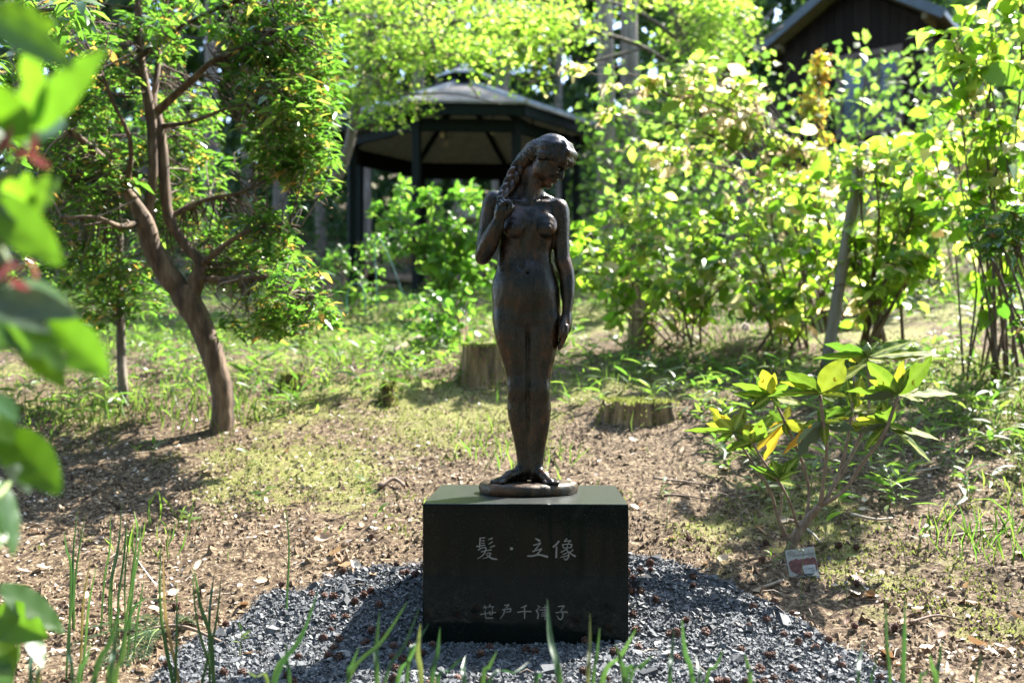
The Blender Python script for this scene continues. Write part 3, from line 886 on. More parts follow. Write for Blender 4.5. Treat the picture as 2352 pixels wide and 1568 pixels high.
stick([(1840, 1220, .005), (1870, 1238, .012), (1885, 1258, .004)], .006, 'short pale broken stick just behind the printed plant tag')
stick([(1955, 1190, .01), (2010, 1200, .01), (2050, 1197, .012)], .007, 'thick brown stick on the moss right of the young rhododendron')
stick([(2180, 1245, .015), (2250, 1233, .02), (2335, 1228, .012)], .006, 'long dark stick lying on the moss at the far right')
stick([(1500, 1112, .012), (1580, 1118, .01), (1660, 1126, .012)], .006, 'thin grey stick lying right of the black plinth top')
stick([(1510, 1155, .012), (1560, 1150, .012), (1640, 1158, .012)], .005, 'thin twig on brown soil beside the plinth right edge')
stick([(1795, 1340, .01), (1745, 1362, .01), (1800, 1350, .012)], .006, 'flat split stick lying below the plant tag')
stick([(1785, 1195, .006), (1835, 1220, .014)], .008, 'stout bleached stick at the foot of the young rhododendron')
stick([(340, 1462, .02), (420, 1470, .025), (515, 1488, .01)], .006, 'dark bare twig lying across the fallen green cedar spray')
stick([(2030, 1090, .02), (2090, 1098, .02), (2160, 1085, .02)], .006, 'pale curved stick in the grass behind the rhododendron')
stick([(870, 1130, .02), (905, 1122, .03), (930, 1135, .02)], .010, 'knotty brown root piece left of the statue feet')
stick([(2090, 1450, .01), (2150, 1440, .015), (2210, 1445, .01)], .005, 'thin brown stick among dry leaves at lower right')

# ------------------------------------------------------------------ tree and shrub builders
def px_path(rows, n=24):
    """rows (px, py, Y, radius in photo px) -> points and radii in metres"""
    a = np.array([(*P(x, y, Y), r * Y / F) for x, y, Y, r in rows])
    c = bez(a, n)
    return c[:, :3], np.maximum(c[:, 3], .0006)


def stem_part(root, rows, mat, name='limb', n=20, seg=8, wob=.12):
    p, r = px_path(rows, n)
    b = MB(); b.tube(p, r, seg, .5, wob=wob)
    b.build(name, mat, root)
    return p


def blob_points(r, blobs):
    """blobs (px, py, Y, rx px, ry px, depth m, count) -> points"""
    out = []
    for (x, y, Y, rx, ry, dz, n) in blobs:
        v = unit(r.normal(size=(n, 3))) * (r.random((n, 1)) ** (1 / 2.4))
        for a in v:
            out.append(P(x + a[0] * rx, y + a[1] * ry, Y + a[2] * dz))
    return np.array([tuple(p) for p in out])


# ------------------------------------------------------------------ forest behind
def forest_tree(label, px, Y, w_px, seed, h=14, crown0=6.0, rcrown=1.8, lean=0., n=1500, mat=None, name='conifer_tree', group=None, leaf=(.16, .26), bark=None, at=None):
    r = np.random.default_rng(300 + seed)
    x = (px - 1176) / F * Y
    if at: x, Y = at[:2]
    gz = g1(x, Y)
    root = thing(name, (x, Y, gz), label, 'tree', group)
    rad = at[2] if at else w_px * Y / F / 2
    zs = np.linspace(-.2, h, 18)
    b = MB(); b.tube([(x + lean * z + .03 * math.sin(z * .7 + seed), Y + .04 * math.sin(z * .5 + seed), gz + z) for z in zs], np.maximum(rad * np.interp(zs, [-.2, .4, h], [1.35, 1.05, .25]), .015), 12, .5, wob=.05)
    b.build('trunk', bark or M_BARK_GREY, root)
    br = MB()
    zb = crown0 + (h - crown0) * r.random(46)
    pts = []; dirs = []
    for z in zb:
        a = r.random() * 6.283; Lb = rcrown * (1.1 - .75 * (z - crown0) / (h - crown0)) * r.uniform(.6, 1.15)
        s = np.array((x + lean * z, Y, gz + z)); e = s + np.array((math.cos(a) * Lb, math.sin(a) * Lb, -.12 * Lb))
        br.tube(bez([s, (s + e) / 2 + (0, 0, .12), e], 6), np.linspace(.03, .008, 6), 4, .4, cap=False)
        m = n // 46
        t = r.random(m) ** .6
        p = s + (e - s) * t[:, None] + r.normal(size=(m, 3)) * (.22, .22, .12)
        pts.append(p); dirs.append(np.tile((math.cos(a), math.sin(a), -.5), (m, 1)) + r.normal(size=(m, 3)) * .5)
    # a few bare dead branches below the crown
    for k in range(5):
        z = crown0 * r.uniform(.35, .95); a = r.random() * 6.28; Lb = r.uniform(.4, 1.0)
        s = np.array((x + lean * z, Y, gz + z))
        br.tube(bez([s, s + np.array((math.cos(a), math.sin(a), .1)) * Lb * .5, s + np.array((math.cos(a), math.sin(a), .4)) * Lb], 6), np.linspace(.016, .004, 6), 4, .4, cap=False)
    br.build('branches', M_BARK_GREY, root, kind='stuff')
    pts = np.concatenate(pts); dirs = np.concatenate(dirs); m = len(pts)
    L = r.uniform(*leaf, m)
    o = leaf_stuff('crown', pts, dirs, np.array((0, 0, 1.)) + r.normal(size=(m, 3)) * .5, L, L * .5, mat or M_FARLEAF, root, 'cheap')
    o['kind'] = 'stuff'


FT = [('left trunk of the twin grey tree trunks right of the gazebo', 1388, 13.6, 42, 0), ('right trunk of the twin grey tree trunks right of the gazebo', 1443, 13.9, 44, .006)]
for i, (lab, px, Y, w, ln) in enumerate(FT):
    forest_tree(lab, px, Y, w, i, 15, 8.2, 1.7, ln, 1500, M_FARLIGHT, 'tall_tree', leaf=(.10, .16), bark=M_BARK_TWIN)
for i, (lab, px, Y, w, ln) in enumerate([
        ('pale trunk seen behind the far left gazebo post', 842, 18.5, 30, 0), ('dark grey trunk between the left gazebo posts', 958, 20, 34, 0), ('slim trunk in the middle of the gazebo opening', 1050, 22, 17, 0),
        ('thick pale trunk leaning behind the right gazebo post', 1136, 19, 34, .03), ('thin bluish trunk above the gazebo ridge', 1284, 22, 20, 0), ('slim trunk just left of the twin trunks', 1325, 33, 22, 0),
        ('thin trunk rising above the gazebo cap', 1165, 26, 16, 0), ('slim straight trunk second from the left in the gazebo opening', 1006, 25, 20, 0),
        ('grey trunk hidden in the left foliage beside the leaning tree', 480, 17, 32, 0), ('grey trunk behind the drooping leaves left of the gazebo', 640, 18, 34, 0), ('grey trunk far left behind the evergreen', 170, 19, 30, 0), ('slim trunk in the shade left of the maple', 735, 22, 24, 0),
        ('tall trunk right of the twin trunks', 1560, 36, 26, 0), ('tall trunk left of the hut roof', 1745, 38, 26, 0), ('tall trunk behind the hut', 2080, 27, 30, 0), ('tall trunk at far right', 2300, 25, 30, 0), ('far trunk at the left edge', 40, 24, 30, 0), ('far trunk behind the leaning tree', 330, 26, 26, 0), ('far trunk behind the left foliage', 570, 27, 26, 0)]):
    forest_tree(lab + ', tall conifer', px, Y, w, 10 + i, 16, 5.5 if Y > 21 else 6.5, 2.0, ln, 2600)


# unseen trees added round the clearing to cast shade and block sky light
for i, (lab, x, Y, h, c0, rc, n, mt) in enumerate([
        ('tall broadleaf tree standing right of the view, its crown shading the gravel', 9.5, 7.9, 12.8, 6.6, 2.1, 2200, 'L'), ('tall broadleaf tree right of the hut path', 10.2, 4.4, 14, 5.0, 2.6, 3000, 'L'),
        ('tall conifer behind the photographer at left', -3.6, -4.0, 13, 2.5, 3.0, 4200, 'D'), ('tall conifer behind the photographer at right', 3.2, -4.6, 13, 2.0, 3.0, 4200, 'D'), ('tall conifer beside the path right of the photographer', 5.9, 1.6, 14, 6.0, 3.2, 4600, 'D'), ('tall conifer straight behind the photographer', -.3, -7.0, 15, 2.2, 3.2, 4600, 'D'),
        ('tall conifer beyond the left foreground bush', -5.2, 1.0, 13, 3.0, 2.8, 4200, 'D'), ('tall conifer right of the photographer', 6.0, .5, 13, 2.4, 2.8, 4200, 'D'), ('tall conifer left of the leaning tree', -6.0, 6.0, 14, 3.2, 2.4, 3600, 'D')]):
    forest_tree(lab, 1176 + x / max(Y, .1) * F if Y > 0 else 0, Y, 1, 60 + i, h, c0, rc, 0, n, M_FARLEAF if mt == 'D' else M_FARLIGHT, 'tall_tree', leaf=(.16, .26), at=(x, Y, .14))


def far_woodland():
    r = np.random.default_rng(81)
    n = 84000
    y = r.uniform(28, 48, n); x = (r.random(n) - .5) * (6 + 1.3 * y)
    z = r.random(n) ** 1.05 * 21
    keep = fbm(x * .45, z * .45 + y * .3, 82, 3) > .30
    x, y, z = x[keep], y[keep], z[keep]; n = len(x)
    b = np.stack([x, y, gh(x, y) + z], 1)
    L = r.uniform(.42, .8, n)
    leaf_stuff('far_woodland', b, rdir(n, -.3, r), rdir(n, .8, r), L, L * .55, M_FARLEAF, None, 'cheap', label='dark dense conifer woodland closing the view')['kind'] = 'stuff'
    # understorey
    n = 26000
    y = r.uniform(16, 28, n); x = (r.random(n) - .5) * (4 + 1.2 * y)
    z = r.random(n) ** 1.6 * 3.6
    keep = (fbm(x * .6, y * .6 + z * .3, 83, 3) > .46) & ~((np.abs(x + .7) < 2.3) & (y < 18)) & ~((x > 3.4) & (x < 9) & (y < 21.5))
    x, y, z = x[keep], y[keep], z[keep]; n = len(x)
    b = np.stack([x, y, gh(x, y) + z], 1); L = r.uniform(.10, .2, n)
    leaf_stuff('undergrowth', b, rdir(n, 0, r), rdir(n, .8, r), L, L * .6, M_FARLEAF, None, 'cheap', label='dark undergrowth between the far trunks')['kind'] = 'stuff'

    # unseen leaf mass added behind and beside the camera to block sky light
    n = 22000
    a = r.uniform(math.pi * .93, math.pi * 2.07, n); d = r.uniform(7.5, 15, n)
    x = np.cos(a) * d * 1.15; y = np.sin(a) * d + .5
    z = r.random(n) * 13
    keep = fbm(x * .5 + z * .2, y * .5 + z * .3, 85, 3) > .36
    x, y, z = x[keep], y[keep], z[keep]; n = len(x)
    b = np.stack([x, y, gh(x, y) + z], 1); L = r.uniform(.4, .75, n)
    leaf_stuff('near_woodland', b, rdir(n, -.3, r), rdir(n, .8, r), L, L * .55, M_FARLEAF, None, 'cheap', label='dark woodland that closes the garden behind and beside the view')['kind'] = 'stuff'
    # light brush on the sunny slope behind the shrubs
    n = 15000
    y = r.uniform(8.6, 16, n); x = r.uniform(.8, 9.5, n)
    z = r.random(n) ** 1.4 * 2.3
    keep = (fbm(x * .9, y * .9 + z * .4, 84, 3) > .44) & ~((x > 3.2) & (y > 14.5))
    x, y, z = x[keep], y[keep], z[keep]; n = len(x)
    b = np.stack([x, y, gh(x, y) + z], 1); L = r.uniform(.07, .14, n)
    leaf_stuff('sunny_undergrowth', b, rdir(n, 0, r), rdir(n, .9, r), L, L * .65, M_FARLIGHT, None, 'cheap', label='light green brush on the sunny slope behind the shrubs')['kind'] = 'stuff'


far_woodland()
# ------------------------------------------------------------------ gazebo
def gazebo():
    Yc, cx = 14.9, (1066 - 1176) / F * 14.9
    gz = g1(cx, Yc) - .25
    yaw = R(4)
    root = thing('garden_gazebo', (cx, Yc, gz), 'dark eight sided open gazebo with grey roof among the trees', 'gazebo')
    def V8(Rr, k, z, half=True):
        a = math.pi / 8 + k * math.pi / 4 + yaw - math.pi / 2
        return Vector((cx + Rr * math.cos(a), Yc + Rr * math.sin(a), z))
    zE, zF, zA = 4.40, 4.25, 5.20
    Re, Rp, Rt = 1.96, 1.74, .30
    def top(Rr, k): return V8(Rr, k, zE + (zA - zE) * (Re - Rr) / (Re - .0) * 1.0)
    for k in range(8):
        # roof panel, built with thickness; small gap at the hips, ridge on top
        b = MB()
        A0, A1, C1_, C0 = top(Re + .05, k), top(Re + .05, k + 1), top(Rt, k + 1), top(Rt, k)
        b.prism([A0, A1, C1_, C0], (0, 0, .03)); b.build('roof_panel', M_ROOF, root, smooth=False)
        b = MB(); b.bar(top(Re + .07, k) + Vector((0, 0, .045)), top(Rt - .02, k) + Vector((0, 0, .05)), .07, .045); b.build('ridge_cap', M_RIDGE, root, smooth=False)
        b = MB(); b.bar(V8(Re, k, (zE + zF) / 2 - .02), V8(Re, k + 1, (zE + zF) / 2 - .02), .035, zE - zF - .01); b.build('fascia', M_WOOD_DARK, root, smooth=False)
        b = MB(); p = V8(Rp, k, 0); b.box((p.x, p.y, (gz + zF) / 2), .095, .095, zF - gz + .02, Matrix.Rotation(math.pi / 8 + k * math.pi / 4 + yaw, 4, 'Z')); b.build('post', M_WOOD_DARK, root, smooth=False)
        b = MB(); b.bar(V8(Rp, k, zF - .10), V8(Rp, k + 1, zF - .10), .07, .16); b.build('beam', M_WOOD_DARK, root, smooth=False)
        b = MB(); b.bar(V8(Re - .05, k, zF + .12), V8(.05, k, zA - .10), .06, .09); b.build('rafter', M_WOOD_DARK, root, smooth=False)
        # ceiling boards
        b = MB(); b.prism([V8(Re - .03, k, zE - .03), V8(Re - .03, k + 1, zE - .03), V8(.02, k + 1, zA - .05), V8(.02, k, zA - .05)], (0, 0, .012)); b.build('ceiling_panel', M_CEIL, root, smooth=False)
    # small raised cap
    for k in range(8):
        b = MB(); b.prism([V8(.46, k, zA + .02), V8(.46, k + 1, zA + .02), V8(.02, k + 1, zA + .21), V8(.02, k, zA + .21)], (0, 0, .03)); b.build('cap_panel', M_RIDGE, root, smooth=False)
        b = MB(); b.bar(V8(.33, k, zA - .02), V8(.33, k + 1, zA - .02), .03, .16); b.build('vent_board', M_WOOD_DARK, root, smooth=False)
    b = MB(); b.tube([(cx, Yc, zA + .20), (cx, Yc, zA + .25), (cx, Yc, zA + .29), (cx, Yc, zA + .31)], [.05, .06, .04, .01], 10); b.build('finial', M_RIDGE, root)
    # bulbs on short drops under the beams
    for (px, py, Y) in ((908, 306, 13.6), (960, 340, 15.4), (1024, 328, 15.9), (1016, 308, 13.7), (1132, 300, 13.6), (1224, 298, 14.0), (1190, 322, 15.5), (888, 300, 14.0), (1290, 296, 14.6)):
        q = P(px, py, Y)
        b = MB(); b.tube([q + Vector((0, 0, z)) for z in (-.055, -.045, -.02, .01, .035, .05)], [.008, .032, .042, .036, .02, .012], 10); o = b.build('bulb', M_BULB, root)
        b = MB(); b.tube([q + Vector((0, 0, .045)), q + Vector((0, 0, .09)), q + Vector((0, 0, .30))], [.018, .016, .004], 8); b.build('socket', M_INK, o)
    # floor deck, bench ring
    b = MB(); b.prism([V8(1.9, k, gz - .25) for k in range(8)], (0, 0, .30)); b.build('deck', M_HUTTRIM, root, smooth=False)
    for k in (0, 1, 2, 3, 4, 5, 7):
        b = MB(); b.bar(V8(1.52, k, gz + .47), V8(1.52, k + 1, gz + .47), .30, .04); b.build('bench_seat', M_SOFFIT, root, smooth=False)
        b = MB(); b.bar(V8(1.66, k, gz + .85), V8(1.66, k + 1, gz + .85), .05, .10); b.build('bench_rail', M_SOFFIT, root, smooth=False)
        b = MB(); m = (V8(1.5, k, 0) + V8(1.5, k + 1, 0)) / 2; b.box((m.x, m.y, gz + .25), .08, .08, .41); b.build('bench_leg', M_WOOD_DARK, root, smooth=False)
    # table with pale covers under the roof
    t = thing('garden_table', (cx + .1, Yc - .1, gz + .05), 'small table with a tilted pale cover standing inside the gazebo', 'table')
    q = P(1075, 492, 14.4)
    b = MB(); b.box((q.x, q.y, q.z - .10), .62, .45, .04); b.build('table_top', M_SOFFIT, t, smooth=False)
    for sx in (-1, 1):
        for sy in (-1, 1):
            b = MB(); b.box((q.x + sx * .26, q.y + sy * .17, (q.z - .12 + gz + .05) / 2), .05, .05, q.z - .12 - gz - .05); b.build('leg', M_WOOD_DARK, t, smooth=False)
    b = MB(); b.box((q.x + .02, q.y, q.z), .34, .26, .17, Matrix.Rotation(R(34), 4, 'Y')); b.build('pale_cover', M_RIDGE, t, smooth=False)


gazebo()


# ------------------------------------------------------------------ hut, upper right
def hut():
    a = R(37)
    c = P(1940, 868, 17.0); c.z = 0
    e = Vector((math.cos(a), -math.sin(a), 0)); d = Vector((math.sin(a), math.cos(a), 0)); up = Vector((0, 0, 1))
    c = c + d * .42
    gz = g1(c.x, c.y) - .4
    root = thing('wooden_hut', (c.x, c.y, gz), 'dark brown board hut with gable roof and framed window on the slope', 'hut')
    W, OV = 1.25, .36
    zA, zEv = 7.64, 6.63
    zw = gz
    slope = (zA - zEv) / (W + OV)
    def roofz(u): return zA - abs(u) * slope * 1.0
    # boards of the gable wall
    n = 16; bw = 2 * W / n
    win = (-.28, .85, 4.95, 6.40)
    for i in range(n):
        u0 = -W + i * bw + .004; u1 = u0 + bw - .008; um = (u0 + u1) / 2
        def board(z0, z1f):
            b = MB()
            pts = [c + e * u0 + up * z0, c + e * u1 + up * z0, c + e * u1 + up * z1f(u1), c + e * u0 + up * z1f(u0)]
            off = .004 * (i % 2)
            b.prism([p - d * off for p in pts], d * .022, tint=(i * .37) % 1); b.build('board', M_HUT, root, smooth=False)
        if win[0] < um < win[1]:
            board(zw, lambda u: win[2]); board(win[3], lambda u: roofz(u) - .10)
        else:
            board(zw, lambda u: roofz(u) - .10)
    b = MB()  # batten wall core behind the boards (shell)
    D = 3.4
    for s in (-1, 1):
        b.prism([c + e * s * W + up * zw + d * .03, c + e * s * W + up * (roofz(W) - .1) + d * .03, c + e * s * W + up * (roofz(W) - .1) + d * D, c + e * s * W + up * zw + d * D], e * (-s * .03))
    b.prism([c + e * -W + up * zw + d * D, c + e * W + up * zw + d * D, c + e * W + up * (roofz(W) - .1) + d * D, c + up * (zA - .1) + d * D, c + e * -W + up * (roofz(W) - .1) + d * D], d * .03)
    b.build('wall', M_HUT, root, smooth=False)
    for s in (-1, 1):
        f0 = -.42; th = .09
        A0 = c + up * zA + d * f0; A1 = c + e * s * (W + OV) + up * zEv + d * f0
        b = MB(); b.prism([A0, A1, A1 + d * (D + .8), A0 + d * (D + .8)], (0, 0, th)); b.build('roof', M_HUTROOF, root, smooth=False)
        b = MB(); b.prism([A0 - up * .012 + d * .03, A1 - up * .012 + d * .03, A1 - up * .012 + d * (D + .7), A0 - up * .012 + d * (D + .7)], (0, 0, .008)); b.build('soffit', M_SOFFIT, root, smooth=False)
        b = MB(); b.bar(A0 + up * (th / 2 - .03) - d * .013, A1 + up * (th / 2 - .03) - d * .013, .025, .15, up=up); b.build('barge_board', M_HUTROOF, root, smooth=False)
        b = MB(); b.bar(c + e * s * (W + .02) + up * (roofz(W) - .13) - d * .30, c + e * s * (W + .02) + up * (roofz(W) - .13) + d * .3, .09, .10); b.build('purlin_end', M_SOFFIT, root, smooth=False)
    # window
    u0, u1, z0, z1 = win
    fr = MB()
    for (p, q) in ((( u0, z1 - .04), (u1, z1 - .04)), ((u0, z0 + .04), (u1, z0 + .04))):
        fr.bar(c + e * p[0] + up * p[1] - d * .02, c + e * q[0] + up * q[1] - d * .02, .07, .10)
    for u in (u0 + .05, u1 - .05):
        fr.bar(c + e * u + up * (z0 + .09) - d * .02, c + e * u + up * (z1 - .09) - d * .02, .07, .10, up=e)
    f = fr.build('window', M_HUTTRIM, root, smooth=False)
    b = MB(); b.bar(c + e * (u0 + .1) + up * ((z0 + z1) / 2) + d * .015, c + e * (u1 - .1) + up * ((z0 + z1) / 2) + d * .015, .006, z1 - z0 - .18); b.build('pane', M_GLASS, f, smooth=False)
    b = MB(); b.bar(c + e * (u0 + .72) + up * (z0 + .1) - d * .002, c + e * (u0 + .72) + up * (z1 - .1) - d * .002, .03, .05, up=e); b.build('mullion', M_HUTTRIM, f, smooth=False)


hut()


# ------------------------------------------------------------------ leaning pole, hoops, seed head
def pole():
    a = P(1896, 850, 6.05); b_ = P(1982, 330, 6.15)
    b = MB(); pts = [a.lerp(b_, t) for t in np.linspace(0, 1, 26)]
    rad = np.full(26, .036); rad[::6] *= 1.06
    b.tube(pts, rad, 14, .5, wob=.02)
    b.build('support_pole', M_POLE, label='leaning pale round wooden pole standing among the right shrubs', cat='pole')
    q = a.lerp(b_, .37)
    m = MB(); an = np.linspace(0, 6.283, 20)
    m.tube([q + Vector((math.cos(t) * .043, math.sin(t) * .043, .004 * math.sin(3 * t))) for t in an] + [q + Vector((.14, .02, -.01))], .003, 5)
    m.build('tie_wire', M_HUTTRIM, label='thin wire tied round the leaning pale pole', cat='wire')


pole()


def hoop(rows, label):
    p, r = px_path(rows, 26)
    b = MB(); b.tube(p, .0045, 6); b.build('garden_hoop', M_HOOP, label=label, cat='garden hoop')


hoop([(868, 720, 8.4, 2), (864, 640, 8.4, 2), (860, 580, 8.4, 2), (864, 545, 8.4, 2), (880, 560, 8.4, 2), (905, 620, 8.4, 2), (930, 690, 8.4, 2), (938, 720, 8.4, 2)], 'tall turquoise garden hoop before the left gazebo post')
hoop([(800, 720, 8.2, 2), (796, 690, 8.2, 2), (806, 655, 8.2, 2), (830, 655, 8.2, 2), (838, 690, 8.2, 2), (838, 730, 8.2, 2)], 'low turquoise garden hoop below the taller one')


def seedhead():
    a = P(1722, 852, 5.6); t = P(1713, 750, 5.6)
    root = thing('dandelion', (a.x, a.y, g1(a.x, a.y)), 'tall dandelion with white seed head in front of the large shrub', 'flower')
    b = MB(); b.tube(bez([Vector((a.x, a.y, g1(a.x, a.y))), a.lerp(t, .5) + Vector((-.01, 0, 0)), t], 12), .003, 5); b.build('stem', M_GREENSTEM, root)
    r = np.random.default_rng(5); n = 220; v = unit(r.normal(size=(n, 3)))
    leaf_stuff('seed_head', np.array(tuple(t)) + v * .006, v, rdir(n, 0, r), .024, .004, M_PETAL, root, 'cheap')


seedhead()


# ------------------------------------------------------------------ stumps
def stump(label, px, py, Y, w_top, w_base, h_px, top='moss', seed=0, jag=0., name='tree_stump', tilt=0):
    """px,py: middle of the foot in the photo; widths and height in photo px"""
    r = np.random.default_rng(200 + seed)
    c = groundhit(px, py); Y = c.y; s = Y / F
    zt = c.z + h_px * s
    c.y += w_base * s * .5; gz = g1(c.x, c.y)
    root = thing(name, (c.x, c.y, gz), label, 'stump')
    n = 64; a = np.arange(n) / n * 2 * np.pi
    lob = 1 + .06 * np.sin(a * 3 + seed) + .03 * np.sin(a * 5 + seed * 2) + .022 * r.normal(size=n)
    prof = [(0.0, w_base * 1.35, .0), (.08, w_base * 1.1, .0), (.25, (w_base + w_top) / 2, 0), (.6, w_top * 1.04, 0), (1.0, w_top, 1)]
    rings = []
    for f, w, tp in prof:
        z = (min(gz, zt - h_px * s) - .06) * (1 - f) + zt * f
        flare = 1 + (lob - 1) * (2.2 if f < .2 else 1.0)
        rr = w * s / 2 * flare
        zz = z + (jag * (vnoise(a * 3.2, a * 0 + seed, 3) - .5) * (zt - gz) if tp else 0) + tilt * np.cos(a) * tp * w * s / 2
        rings.append(np.stack([c.x + np.cos(a) * rr, c.y + np.sin(a) * rr, np.broadcast_to(zz, n)], 1))
    q = []
    for k in range(len(rings) - 1):
        for i in range(n): q.append((k * n + i, k * n + (i + 1) % n, (k + 1) * n + (i + 1) % n, (k + 1) * n + i))
    obj('bark', npmesh('bark', np.concatenate(rings), [np.array(q)], M_STUMP), root)
    # top: rings with a slightly hollow middle
    R0 = rings[-1]; ctr = R0.mean(0)
    tp = []
    for f, dz in ((1, .001), (.8, .004 - jag * .1), (.5, .002 - jag * .12), (.2, -.004 - jag * .15)):
        t = ctr + (R0 - ctr) * f; t[:, 2] += dz + r.normal(size=n) * .002; tp.append(t)
    V = np.concatenate(tp + [ctr[None] + (0, 0, -.006)])
    q = [(k * n + i, k * n + (i + 1) % n, (k + 1) * n + (i + 1) % n, (k + 1) * n + i) for k in range(3) for i in range(n)]
    t3 = [(3 * n + i, 3 * n + (i + 1) % n, 4 * n) for i in range(n)]
    obj('cut_top', npmesh('cut_top', V, [np.array(q), np.array(t3)], M_MOSS if top == 'moss' else M_STUMPTOP), root)
    if top in ('moss', 'skirt'):
        m = 1400
        aa = r.random(m) * 6.283; ff = np.sqrt(r.random(m))
        i = (aa / 6.2832 * n).astype(int) % n
        pts = ctr + (R0[i] - ctr) * ff[:, None]
        side = r.random(m) < .45
        fz = r.random(m) ** 2
        low = rings[1][i] * (1 - fz[:, None]) + rings[-1][i] * fz[:, None]
        pts = np.where(side[:, None], low, pts)
        o = leaf_stuff('moss', pts, unit(np.c_[np.cos(aa) * side, np.sin(aa) * side, np.ones(m)] + r.normal(size=(m, 3)) * .3), rdir(m, 0, r), .016 + .012 * r.random(m), .010, M_MOSSFUZZ, root, 'cheap'); o['kind'] = 'stuff'


stump('tall pale stump with mossy flat top just left of the statue thigh', 1102, 895, 5.75, 88, 108, 98, 'moss', 1, .06)
stump('wide low weathered stump right of the statue shins', 1475, 985, 4.9, 174, 196, 56, 'skirt', 2, .5)
stump('low rounded stump covered in moss between leaning tree and statue', 664, 905, 5.5, 66, 80, 36, 'moss', 3, .2)
stump('small jagged rotten brown stump in the grass left of the statue knees', 888, 938, 5.2, 32, 46, 40, 'skirt', 4, 1.2)
stump('tall dark brown stump under the green shrub right of the statue arm', 1478, 815, 6.6, 56, 66, 160, 'skirt', 5, .1)
stump('grey upright stump behind the drooping evergreen leaves', 692, 800, 7.0, 46, 54, 76, 'skirt', 6, .08)
stump('ivy grown reddish stump uphill left of the statue hip', 1036, 800, 7.2, 66, 80, 82, 'plain', 7, .25)


def ivy():
    r = np.random.default_rng(71); c = P(1010, 745, 7.1)
    root = thing('ivy', (c.x, c.y, g1(c.x, c.y)), 'green ivy climbing over the reddish stump uphill', 'plant')
    n = 260; a = r.random(n) * 6.28
    b = np.array(tuple(c)) + r.normal(size=(n, 3)) * (.12, .08, .11) + (0, -.16, 0)
    d = np.c_[np.cos(a), np.sin(a) * .5 - .4, -.3 + r.normal(size=n) * .3]; L = r.uniform(.04, .075, n)
    split_leaves(b, d, rdir(n, .3, r) + (0, -.6, 0), L, L * .85, M_SHRUB_G, root, 'oval', 120)
    m = MB()
    for k in range(5): m.tube(bez([np.array(tuple(c)) + (r.normal() * .1, -.12, -.35), np.array(tuple(c)) + r.normal(size=3) * .07 + (0, -.16, 0), np.array(tuple(c)) + (r.normal() * .15, -.14, .16)], 8), .003, 4)
    m.build('vine', M_BARK_DARK, root)


ivy()
stick([(890, 828, .03), (960, 800, .06), (1040, 765, .10), (1075, 740, .16)], .030, 'long fallen mossy branch lying uphill from the tall pale stump')
